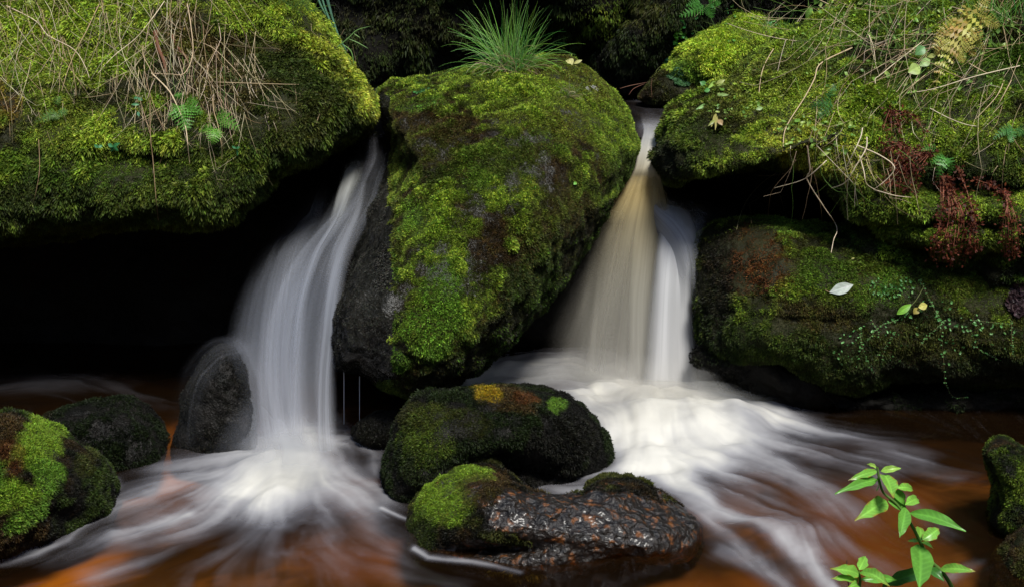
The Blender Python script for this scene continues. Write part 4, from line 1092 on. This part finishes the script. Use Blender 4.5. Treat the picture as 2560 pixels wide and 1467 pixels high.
# ---- grass tufts
def tuft(label, bx, by, n, ln, wid, spread, cols, dryn=0, name="grass_tuft", upy=1.0, w0=0.0016, seed=1, arch=1.0):
    rnd.seed(seed)
    loc, nn, ok = hit(bx, by, 0, 4.0)
    root = thing(name, label, "grass tuft", loc)
    sc = loc.y / FPX
    for part, cnt in (("green_blades", n), ("dry_blades", dryn)):
        if not cnt: continue
        b = MB()
        for i in range(cnt):
            a = rnd.gauss(0, spread); dep = rnd.uniform(-1, 1)
            l = ln * sc * rnd.uniform(.45, 1.1) * (1 if part == "green_blades" else .65)
            p = loc + Vector((rnd.uniform(-wid, wid) * sc, rnd.uniform(-.03, .03), rnd.uniform(-.01, .01)))
            if part == "dry_blades": a = rnd.uniform(-2.0, 2.0); 
            d = Vector((math.sin(a), dep * 0.7 * abs(math.sin(a)) - (.25 if part == "dry_blades" else 0.05), math.cos(a) * upy)).normalized()
            pts = [p.copy()]; m = 9
            g = arch * rnd.uniform(.10, .30) * (abs(a) * .9 + .25)
            if part == "dry_blades": g = .35
            for k in range(m):
                d = (d + Vector((0, 0, -g * (k + 1) / m))).normalized()
                p = p + d * l / m; pts.append(p.copy())
            c = jit(rnd.choice(cols if part == "green_blades" else STRAW[:4]), .2)
            w = w0 * rnd.uniform(.6, 1.2)
            vs, fs = tube(pts, [w * (1 - .85 * (k / m) ** 1.5) for k in range(m + 1)], 3)
            cs = []
            for k in range(m + 1):
                cc = np.array(c) * (.65 + .5 * k / m)
                cs += [tuple(cc)] * 3
            b.add(vs, fs, cs)
        b.build(part, M_LEAF if part == "green_blades" else M_STRAW, root)
    return root
GR = [(0.18, 0.46, 0.07), (0.26, 0.58, 0.10), (0.34, 0.62, 0.20), (0.28, 0.52, 0.07), (0.36, 0.62, 0.18), (0.08, 0.32, 0.06)]
tuft("bushy fountain shaped green grass tuft on top of the leaning centre boulder", 1280, 184, 270, 180, 34, .74, GR, dryn=110, seed=3, w0=.0011, arch=1.0)
tuft("small sparse pale grass tuft on the upper right of the centre boulder", 1430, 240, 34, 70, 12, 1.2, [(0.25, 0.30, 0.12), (0.2, 0.3, .08)], dryn=18, seed=4, w0=.0009)
tuft("small green grass tuft at the foot of the mossy mound by the right bank", 1935, 100, 40, 75, 30, .7, GR, seed=5, w0=.0010)
tuft("wispy green grass in the top right corner of the right bank", 2500, 60, 60, 110, 60, .7, GR, dryn=12, seed=6, w0=.0012)
tuft("thin green grass standing on the crest of the left boulder", 735, 30, 60, 85, 50, .7, [(0.12, .26, .05), (.2, .3, .06)], seed=7, w0=.0010)
tuft("few fine green blades beside the ferns on the left boulder", 600, 215, 22, 90, 20, 1.2, [(0.14, .2, .05), (.2, .24, .07)], seed=8, w0=.0009, arch=2.2)
tuft("tiny green grass tuft on the black hollow side of the right lower boulder", 2215, 725, 70, 38, 36, 1.1, [(0.06, .26, .03), (.1, .3, .04)], seed=9, w0=.0008)

def strap(name, label, cat, paths, col, w, Y, mat=None, group=None):
    t = None; b = MB()
    for pts in paths:
        pp = crspline(np.array(pts, float), np.linspace(0, 1, 14)) if len(pts) > 2 else np.array(pts, float)
        p3 = [pxy(x, y, Y) for x, y in pp]; n = len(p3)
        vs, fs, cs = [], [], []
        for i, p in enumerate(p3):
            d = (p3[min(i + 1, n - 1)] - p3[max(i - 1, 0)]).normalized(); s = d.cross(Vector((.2, -1, .3))).normalized()
            ww = w * math.sin(math.pi * (0.08 + .9 * i / (n - 1))) ** .7
            vs += [p - s * ww, p + Vector((0, -ww * .5, 0)), p + s * ww, p + Vector((0, ww * .3, 0))]
        for i in range(n - 1):
            for k in range(4): fs.append((i * 4 + k, i * 4 + (k + 1) % 4, i * 4 + 4 + (k + 1) % 4, i * 4 + 4 + k))
        b.add(vs, fs, jit(col, .1))
    return b.build(name, mat or M_LEAF, label=label, cat=cat, group=group)
strap("grass_clump", "broad bluish green grass blades hanging from the top edge right of the left boulder", "grass blade",
      [[(795, -40), (812, 20), (832, 70), (858, 118)], [(805, -40), (826, 30), (846, 90), (868, 130)], [(788, -30), (800, 10), (822, 50)], [(812, -40), (822, 10), (836, 60)]], (0.14, 0.30, 0.20), .0035, 4.05)
strap("grass_stalk", "slender arching green stalk with narrow leaves right of the left boulder's crest", "grass stalk",
      [[(800, 145), (845, 117), (872, 95), (893, 76), (927, 66)], [(872, 98), (895, 108), (920, 122)], [(858, 112), (878, 130), (885, 165)], [(885, 85), (892, 90), (900, 95)], [(850, 113), (868, 140), (880, 170)]], (0.22, 0.40, 0.12), .0018, 3.95)
strap("grass_clump", "two thin grass blades standing at the gap beside the left boulder's lower tip", "grass blade",
      [[(896, 175), (900, 200), (902, 212)], [(910, 215), (918, 211), (925, 208)], [(936, 250), (940, 232), (944, 216)]], (0.15, 0.28, 0.10), .0010, 3.95)
strap("twig", "long thin bare twigs drooping over the upper pool between the centre boulder and the mound", "twig",
      [[(1550, 222), (1575, 215), (1620, 206)], [(1572, 238), (1585, 222), (1612, 210)], [(1630, 196), (1628, 215), (1630, 245)]], (0.22, 0.11, 0.07), .0010, 4.5, M_STRAW)

# ---- ferns
def frond(b, pts, width, col, npin=11, Y=None, off=0.02, tipc=None, lob=5, curl=0.0, dflt=3.7):
    if Y is None:
        p3 = path3(pts, off, off + .012, dflt, n=16)
    else:
        pp = crspline(np.array(pts, float), np.linspace(0, 1, 16)) if len(pts) > 2 else [(pts[0][0] + (pts[1][0] - pts[0][0]) * k / 15, pts[0][1] + (pts[1][1] - pts[0][1]) * k / 15) for k in range(16)]
        p3 = [pxy(x, y, Y) for x, y in pp]
    L = sum((p3[i + 1] - p3[i]).length for i in range(15))
    sc = p3[0].y / FPX
    n = 15
    for j in range(npin):
        t = 0.10 + 0.86 * j / (npin - 1)
        i = min(int(t * n), n - 1); f = t * n - i
        p = p3[i].lerp(p3[i + 1], f); d = (p3[i + 1] - p3[i]).normalized()
        view = (p - Vector((0, 0, CAM_H))).normalized()
        s = d.cross(view).normalized(); nz = s.cross(d)
        for sg in (-1, 1):
            l = width * sc * 0.5 * (1 - t) ** .75 * rnd.uniform(.88, 1.1) + .002
            e = (s * sg + d * 0.42 + nz * rnd.uniform(-.15, .15) * 1.0).normalized()
            q = d * 1.0
            w = min(L / npin * 0.62, l * .45)
            # toothed pinna: pairs of little lobes
            vs, fs = [], []
            for k in range(lob):
                u0 = k / lob; u1 = (k + 1) / lob; um = (u0 + u1) / 2 + .05
                ww = w * (1 - u0) ** .6
                a0 = p + e * l * u0; a1 = p + e * l * u1
                for h in (-1, 1):
                    o = len(vs)
                    vs += [a0, p + e * l * (um - .02) + q * h * ww + nz * rnd.uniform(-.3, .3) * ww, a1]
                    fs.append((o, o + 1, o + 2))
            c = jit(col, .16)
            if tipc and rnd.random() < .2: c = jit(tipc, .2)
            b.add(vs, fs, c)
    b.add(*tube(p3, taper(16, .0010, .0004), 3), tuple(x * .8 for x in col))

def fern(label, fronds, col, name="fern", Y=None, off=.02, tipc=None, npin=11, lob=5, dflt=3.7, stem=None, group=None):
    x0, y0 = fronds[0][0][0]
    loc, nn, ok = hit(x0, y0, 0, Y or dflt)
    t = thing(name, label, "fern", loc, group)
    for pts, w in fronds:
        b = MB(); frond(b, pts, w, jit(col, .08), npin, Y, off, tipc, lob, dflt=dflt); b.build("frond", M_LEAF, t, smooth=False)
    if stem:
        b = MB(); p3 = path3(stem, off, off + .01, dflt) if Y is None else [pxy(x, y, Y) for x, y in stem]
        b.add(*tube(p3, .0010, 4), (0.10, 0.14, 0.04)); b.build("stem", M_STRAW, t)
    return t
FG = (0.12, 0.33, 0.04)
rnd.seed(21)
fern("light green triangular fern under the arching root on the left boulder", [([(452, 262), (460, 290), (468, 326)], 92), ([(450, 266), (436, 280), (420, 300)], 44), ([(458, 266), (480, 270), (507, 284)], 48), ([(448, 250), (446, 240), (443, 232)], 30), ([(470, 250), (482, 252), (496, 260)], 30)], FG, npin=9, off=.03, stem=[(455, 225), (452, 262)])
fern("bright fern frond pointing down right, right of the triangular fern", [([(541, 292), (566, 300), (597, 324)], 62), ([(545, 290), (560, 286), (575, 288)], 22)], (0.16, 0.38, 0.05), npin=9, off=.03, stem=[(540, 270), (541, 292)])
fern("bright fern hanging lowest on the left boulder", [([(536, 322), (534, 340), (530, 362)], 56), ([(534, 322), (516, 324), (497, 331)], 34), ([(540, 322), (545, 332), (548, 346)], 26)], (0.17, 0.40, 0.05), npin=8, off=.03)
fern("small faint fern in the yellow moss at the far left of the left boulder", [([(142, 284), (115, 292), (86, 309)], 34), ([(140, 280), (138, 292), (136, 304)], 30), ([(145, 278), (158, 282), (170, 276)], 30), ([(135, 262), (146, 250), (152, 242)], 24)], (0.13, 0.26, 0.06), npin=8)
fern("large yellowing fern lying on the upper right bank",
     [([(2455, 20), (2420, 60), (2385, 110), (2355, 165), (2337, 232)], 90), ([(2430, 48), (2400, 52), (2365, 68), (2335, 95)], 60), ([(2415, 66), (2380, 80), (2350, 100), (2330, 125)], 55), ([(2440, 40), (2470, 50), (2498, 70)], 55),
      ([(2420, 70), (2440, 95), (2460, 125)], 55), ([(2400, 92), (2420, 115), (2438, 142)], 50), ([(2385, 112), (2360, 120), (2336, 136)], 46), ([(2385, 115), (2400, 135), (2408, 158)], 44), ([(2450, 30), (2460, 10), (2475, -10)], 50)],
     (0.46, 0.42, 0.09), tipc=(0.40, 0.28, 0.06), npin=12, off=.045, lob=3)
fern("small green fern at the right edge over the dark recess", [([(2532, 320), (2510, 328), (2484, 348)], 36), ([(2540, 322), (2552, 330), (2560, 342)], 34), ([(2528, 322), (2530, 340), (2526, 358)], 34)], (0.10, 0.30, 0.07), npin=9, stem=[(2500, 316), (2532, 320)])
fern("bright green fern at the top edge left of the mossy mound", [([(1760, 15), (1732, 28), (1698, 42)], 44), ([(1765, 12), (1775, 28), (1780, 46)], 40), ([(1750, 5), (1735, 8), (1715, 16)], 30), ([(1770, 2), (1790, 5), (1800, 12)], 34)], (0.10, 0.34, 0.05), npin=9, Y=4.55)
fern("yellow green fern at the top edge above the left boulder's crest", [([(745, -20), (752, 10), (745, 40)], 44), ([(760, -20), (766, 0), (772, 28)], 34)], (0.24, 0.36, 0.05), npin=10, Y=4.0)
fern("young green fern among the red dead ferns on the right bank", [([(2365, 395), (2352, 420), (2344, 450)], 40), ([(2362, 392), (2345, 398), (2328, 410)], 30), ([(2368, 395), (2378, 420), (2372, 440)], 30), ([(2340, 372), (2320, 370), (2300, 380)], 22)], (0.10, 0.32, 0.05), npin=8, off=.05)
fern("dark green fern low in the middle of the right bank", [([(2080, 250), (2050, 262), (2018, 270)], 40), ([(2082, 262), (2060, 280), (2040, 296)], 36), ([(2075, 245), (2080, 225), (2090, 210)], 34)], (0.05, 0.16, 0.03), npin=9)
fern("small pale fern at the top left corner above the dry grass", [([(70, -20), (80, 5), (64, 22)], 44), ([(80, -20), (98, -2), (112, 6)], 34)], (0.28, 0.34, 0.05), npin=8)

def dead_fern(label, strands, seed, dens=26, sz=.0065):
    rnd.seed(seed)
    loc, nn, ok = hit(strands[0][0][0], strands[0][0][1], 0, 3.7)
    t = thing("dead_fern", label, "dead fern", loc, "reddish brown dead ferns on the right bank")
    bs, bl = MB(), MB()
    for pts in strands:
        p3 = path3(pts, .02, .05, 3.7, n=14)
        bs.add(*tube(p3, taper(len(p3), .0011, .0006), 3), jit((.30, .12, .07), .2))
        for _ in range(dens * (len(p3) - 1) // 6):
            i = rnd.randrange(len(p3) - 1); p = p3[i].lerp(p3[i + 1], rnd.random())
            d = Vector((rnd.gauss(0, 1), rnd.gauss(0, 1), rnd.gauss(-.3, 1))).normalized()
            p = p + d * rnd.uniform(0, .016)
            s = d.cross(Vector((rnd.gauss(0, 1), rnd.gauss(0, 1), rnd.gauss(0, 1)))).normalized()
            l = sz * rnd.uniform(.5, 1.9)
            bl.add([p, p + d * l * .5 + s * l * .38, p + d * l, p + d * l * .5 - s * l * .3], [(0, 1, 2, 3)], jit(rnd.choice([(.08, .018, .010), (.13, .028, .014), (.05, .012, .007), (.18, .05, .022)]), .2))
    bs.build("stalks", M_STRAW, t); bl.build("dry_leaflets", M_MOSS, t, smooth=False)
    return t
def fan(cx, cy, dirs, l, j=8):
    out = []
    for a in dirs:
        a = R(a); out.append([(cx + rnd.uniform(-j, j), cy), (cx + math.cos(a) * l * .5, cy + math.sin(a) * l * .45), (cx + math.cos(a) * l * .85, cy + math.sin(a) * l * .85 + l * .15)])
    return out
rnd.seed(2)
dead_fern("bushy reddish dead fern above the right end of the black hollow", fan(2330, 375, [178, 170, 160, 150, 140, 130, 120, 185], 125) + fan(2260, 400, [100, 120, 140, 80, 60], 90) + fan(2250, 360, [190, 160, 60, 100], 60), 31, dens=42)
dead_fern("red brown fern skirt hanging down in long strands over the dark recess", [[(2362 + rnd.uniform(-14, 14), 440), (2350 + k * 5 + rnd.uniform(-8, 8), 540), (2322 + k * 6.5 + rnd.uniform(-6, 6), 600 + rnd.uniform(0, 75))] for k in range(14)], 32, dens=40)
dead_fern("narrow dead fern strands hanging right of the red brown skirt", [[(2395 + rnd.uniform(-3, 3), 420), (2424, 500), (2430 + rnd.uniform(-4, 12), 560), (2412 + k * 9, 630)] for k in range(5)], 33, dens=40)
dead_fern("red dead fern strands at the right edge under the green fern", [[(2440, 450), (2495, 470), (2520 + rnd.uniform(-6, 6), 500), (2505 + k * 8, 570), (2512 + k * 6, 640)] for k in range(6)], 34, dens=50)
dead_fern("small reddish dead fern tuft above the bushy one on the right bank", fan(2225, 275, [60, 85, 110, 30, 10], 62) + [[(2270, 290), (2300, 310), (2312, 345)], [(2255, 280), (2290, 290), (2300, 310)]], 35, dens=24)

# ---- single leaves and small herbs
def lay_leaf(name, label, cat, spec, mat=None, group=None, stem=None):
    """spec: (base px, tip px, width px, colour, lift)"""
    x0, y0 = spec[0][0]
    loc, nn, ok = hit(x0, y0, 0, 3.7)
    t = thing(name, label, cat, loc, group)
    for (bx, tx_, w, col, off) in spec:
        a, _, _ = hit(bx[0], bx[1], off, loc.y); c, _, _ = hit(tx_[0], tx_[1], off, a.y)
        if abs(c.y - a.y) > .12: c = pxy(tx_[0], tx_[1], a.y)
        b = MB(); d = (c - a).normalized(); s = d.cross(Vector((0, -1, .35)))
        leaf_mesh(b, a, c, w * a.y / FPX, s, jit(col, .05), droop=.10, fold=.15, nl=8, shape=.46)
        b.build("leaf", M_LEAF if mat is None else mat, t)
    if stem:
        b = MB(); b.add(*tube(path3(stem, .004, .012, loc.y), .0007, 4), (.2, .24, .08)); b.build("stem", M_STRAW, t)
    return t
b = MB(); a, _, _ = hit(2074, 731, .012); c, _, _ = hit(2133, 712, .02)
d = (c - a).normalized(); leaf_mesh(b, a, c, 30 * a.y / FPX, d.cross(Vector((0, -1, .4))), (.62, .70, .62), droop=.05, fold=.12, nl=12, shape=.5, wave=.03)
wl = thing("fallen_leaf", "white oval fallen leaf lying on the right lower boulder", "leaf", a)
b.build("leaf_blade", M_LEAF, wl); b = MB(); b.add(*tube([hit(2063, 725, .01)[0], a], .0008, 4), (.4, .25, .15)); b.build("leaf_stalk", M_STRAW, wl)
PG = (0.42, 0.55, 0.16)
lay_leaf("small_herb", "curled bright green leaf right of the white fallen leaf", "herb", [((2242, 785), (2278, 760), 20, (.22, .5, .06), .02)], stem=[(2310, 715), (2290, 750), (2262, 780)])
lay_leaf("small_herb", "pair of yellow heart shaped leaves right of the curled green leaf", "herb", [((2296, 768), (2318, 762), 20, (.62, .60, .16), .03), ((2296, 770), (2284, 784), 18, (.40, .34, .08), .02)])
lay_leaf("small_herb", "pale round leaves left of the yellow fern on the right bank", "herb", [((2300, 168), (2270, 182), 32, PG, .04), ((2325, 150), (2298, 166), 22, (.34, .5, .18), .04), ((2312, 118), (2288, 138), 26, (.16, .36, .12), .04), ((2340, 140), (2318, 142), 12, (.5, .55, .16), .04)], stem=[(2345, 120), (2320, 150), (2296, 170)])
lay_leaf("small_herb", "light green leaflets on a thin stem at the nose of the right bank", "herb", [((1795, 250), (1770, 262), 14, (.24, .46, .14), .03), ((1770, 262), (1740, 274), 10, (.28, .5, .16), .03), ((1792, 238), (1822, 238), 9, (.34, .52, .16), .03), ((1790, 272), (1804, 264), 14, (.22, .44, .12), .03), ((1890, 274), (1908, 270), 10, (.34, .5, .2), .02)], stem=[(1800, 285), (1790, 262), (1796, 245)])
lay_leaf("withered_flower", "withered yellow brown flower below the leaflets on the right bank", "flower", [((1790, 285), (1778, 318), 9, (.42, .40, .12), .03), ((1790, 288), (1788, 326), 9, (.36, .32, .10), .035), ((1796, 300), (1806, 314), 14, (.44, .30, .14), .03), ((1788, 300), (1770, 316), 8, (.30, .34, .08), .03)])
lay_leaf("small_herb", "cream yellow leaflets standing right of the grass tuft on the centre boulder", "herb", [((1430, 165), (1420, 148), 20, (.66, .62, .26), .0), ((1434, 160), (1455, 151), 9, (.60, .58, .22), .0), ((1436, 168), (1458, 165), 8, (.50, .50, .18), .0)])
lay_leaf("small_herb", "green leafy herb growing over the upper pool left of the mossy mound", "herb", [((1640, 185), (1610, 168), 10, (.08, .30, .10), .0), ((1640, 186), (1604, 178), 10, (.10, .32, .12), .0), ((1640, 184), (1620, 194), 10, (.08, .26, .08), .0), ((1655, 160), (1680, 156), 13, (.06, .22, .10), .0), ((1640, 186), (1655, 176), 12, (.1, .34, .12), .0), ((1660, 150), (1685, 148), 8, (.06, .22, .12), .0)], stem=[(1650, 190), (1640, 180), (1655, 162)])
lay_leaf("small_herb", "broad green leaves sprouting at the top edge between mound and right bank", "herb", [((2030, 30), (1992, 28), 16, (.22, .42, .06), .05), ((2040, 38), (1996, 58), 18, (.30, .42, .08), .05), ((2030, 20), (2015, 46), 18, (.18, .36, .06), .05), ((2060, 30), (2040, 52), 20, (.16, .34, .05), .05), ((2050, -8), (2036, 12), 20, (.14, .32, .05), .05)], stem=[(2060, 50), (2040, 25), (2020, 15)])
lay_leaf("small_herb", "small yellow green curly herb where the right bank meets the upper pool", "herb", [((1765, 215), (1750, 205), 14, (.12, .34, .10), .02), ((1770, 222), (1790, 205), 10, (.30, .46, .10), .02), ((1790, 212), (1812, 200), 12, (.46, .52, .16), .02), ((1775, 225), (1760, 228), 12, (.14, .4, .1), .02), ((1790, 218), (1815, 212), 9, (.36, .46, .12), .02)])
lay_leaf("small_herb", "bluish leafed sprig low on the left boulder, under the dry grass", "herb", [((282, 368), (300, 358), 10, (.05, .24, .08), .03), ((282, 368), (270, 360), 10, (.06, .26, .1), .03), ((282, 368), (276, 380), 9, (.05, .22, .08), .03), ((282, 368), (296, 378), 9, (.05, .24, .08), .03), ((246, 370), (236, 362), 9, (.05, .22, .08), .03), ((246, 370), (256, 364), 9, (.05, .22, .08), .03)])
lay_leaf("small_herb", "tiny green sprig on a wiry runner right of the lowest fern on the left boulder", "herb", [((590, 372), (600, 368), 7, (.05, .22, .08), .03), ((590, 372), (580, 366), 6, (.05, .22, .08), .03), ((592, 376), (594, 390), 6, (.05, .2, .08), .03)], stem=[(562, 345), (575, 375), (590, 378)])
lay_leaf("small_herb", "bluish round leaflets hanging by the thin roots on the left boulder", "herb", [((345, 245), (356, 252), 9, (.08, .26, .12), .03), ((345, 245), (334, 246), 7, (.08, .26, .12), .03), ((348, 262), (328, 262), 7, (.1, .28, .12), .03), ((345, 280), (348, 292), 8, (.08, .24, .12), .03)], stem=[(344, 240), (348, 270), (346, 295)])
lay_leaf("fallen_leaf", "single small round green leaf stuck low on the centre boulder", "leaf", [((1434, 462), (1442, 456), 9, (.2, .5, .08), .01)])
lay_leaf("fallen_leaf", "pale green round leaf at the lower rim of the right bank", "leaf", [((2052, 388), (2074, 382), 11, (.45, .58, .14), .03)])
lay_leaf("fallen_leaf", "tiny yellow leaf on the dark moss above the white fallen leaf", "leaf", [((2128, 648), (2137, 645), 5, (.6, .6, .2), .01)])

# liverwort rosettes, lichen, frilly fungus
def rosettes(name, label, cat, spots, n, size, cols, off=.004, kind=None, mat=None):
    b = MB()
    for _ in range(n):
        cx, cy, rx, ry = rnd.choice(spots)
        a = rnd.uniform(0, 6.28); r = rnd.random() ** .5
        p, nn, ok = hit(cx + math.cos(a) * r * rx, cy + math.sin(a) * r * ry, off + rnd.uniform(0, .004), 3.8)
        nn = (Vector(nn) + Vector((rnd.gauss(0, .35), rnd.gauss(0, .35), rnd.gauss(0, .35)))).normalized()
        s = nn.cross(Vector((rnd.gauss(0, 1), rnd.gauss(0, 1), rnd.gauss(0, 1)))).normalized(); q = nn.cross(s)
        l = size * rnd.uniform(.5, 1.3)
        ring = [p + (s * math.cos(k * 1.047) + q * math.sin(k * 1.047)) * l * (1 + .3 * math.sin(k * 2.2)) + nn * l * .35 for k in range(6)]
        vs = [p] + ring
        b.add(vs, [(0, k + 1, (k + 1) % 6 + 1) for k in range(6)], jit(rnd.choice(cols), .15))
    return b.build(name, mat or M_LEAF, label=label, cat=cat, kind=kind, smooth=False)
rnd.seed(9)
rosettes("liverwort", "carpet of small round green liverwort on the upper left of the centre boulder", "liverwort", [(1030, 212, 30, 14), (1050, 202, 24, 10), (1075, 228, 38, 13), (1085, 222, 30, 12), (1045, 225, 20, 10)], 420, .0045, [(.05, .22, .05), (.08, .30, .07), (.04, .16, .04)], kind="stuff")
rosettes("liverwort", "bright green liverwort patch below the round one on the centre boulder", "liverwort", [(1080, 268, 36, 9), (1100, 255, 18, 6)], 160, .004, [(.12, .30, .03), (.16, .36, .04)], kind="stuff")
rosettes("liverwort", "dark scaly liverwort hanging at the foot of the mossy mound", "liverwort", [(1690, 180, 26, 22), (1705, 205, 20, 12)], 260, .006, [(.05, .13, .05), (.08, .2, .07)], kind="stuff")
rosettes("lichen", "small white lichen crust on the upper right of the centre boulder", "lichen", [(1484, 222, 20, 8)], 130, .003, [(.5, .5, .46), (.34, .35, .3)], kind="stuff")
rosettes("bracket_fungus", "frilly dark purple brown fungus at the right edge of the lower boulder", "fungus", [(2548, 730, 16, 24), (2550, 770, 22, 16), (2535, 755, 16, 22)], 110, .011, [(.045, .025, .03), (.09, .06, .065), (.03, .018, .02)], off=.012)
rosettes("ground_cover", "tiny round leaves scattered over the sunlit right bank", "ground cover", [(2150, 60, 200, 60), (2400, 80, 160, 70), (2250, 180, 260, 90), (2050, 330, 120, 60), (1830, 260, 70, 40)], 380, .006, [(.18, .34, .05), (.24, .42, .07), (.12, .24, .04), (.34, .45, .10)], off=.015, kind="stuff")
rosettes("ground_cover", "small green leaves around the mossy mound and its foot", "ground cover", [(1705, 90, 12, 40), (1950, 60, 30, 20), (1690, 110, 8, 30), (1800, 60, 80, 50)], 110, .006, [(.12, .32, .05), (.06, .24, .06)], off=.01, kind="stuff")

rosettes("ground_cover", "tiny bright green leaflets sprinkled over the right lower boulder", "ground cover", [(2180, 870, 100, 60), (2330, 810, 130, 60), (2450, 870, 110, 70), (2230, 720, 60, 30)], 240, .0036, [(.14, .36, .10), (.2, .45, .14), (.08, .24, .06)], off=.008, kind="stuff")

def vine(label, paths, seed):
    rnd.seed(seed)
    loc, _, _ = hit(paths[0][0][0], paths[0][0][1], 0, 3.6)
    t = thing("creeping_vine", label, "vine", loc, "creeping vines on the right lower boulder")
    bs, bl = MB(), MB()
    for pts in paths:
        p3 = path3(pts, .008, .014, 3.6, n=26)
        bs.add(*tube(p3, .0006, 3), (.14, .12, .05))
        for p in p3:
            for sg in rnd.choice([(-1,), (1,), (-1, 1), (-1, 1), ()]):
                d = Vector((sg, rnd.uniform(-.6, .1), rnd.uniform(-.4, .5))).normalized(); s = d.cross(Vector((0, -1, .2))).normalized(); l = rnd.uniform(.0022, .0060)
                bl.add([p, p + d * l * .6 + s * l * .35, p + d * l, p + d * l * .6 - s * l * .35], [(0, 1, 2, 3)], jit((.17, .42, .13), .3))
    bs.build("stem", M_STRAW, t); bl.build("foliage", M_LEAF, t, smooth=False)
vine("creeping vine trailing free over the black hollow under the right lower boulder", [[(2345, 780), (2352, 830), (2358, 880), (2362, 950), (2372, 975), (2388, 993), (2416, 992)], [(2300, 700), (2330, 760), (2345, 790)], [(2362, 800), (2330, 830), (2300, 860)]], 41)
vine("creeping vine hanging down near the right edge of the lower boulder", [[(2528, 800), (2530, 870), (2526, 930)], [(2528, 810), (2480, 805), (2430, 800)], [(2430, 860), (2460, 880), (2500, 900)]], 42)
vine("mesh of creeping vine on the lower middle of the right boulder", [[(2180, 800), (2200, 850), (2190, 900), (2155, 925)], [(2235, 830), (2210, 880), (2200, 920)], [(2270, 780), (2240, 800), (2200, 815), (2170, 850)], [(2150, 830), (2160, 880), (2180, 930)]], 43)
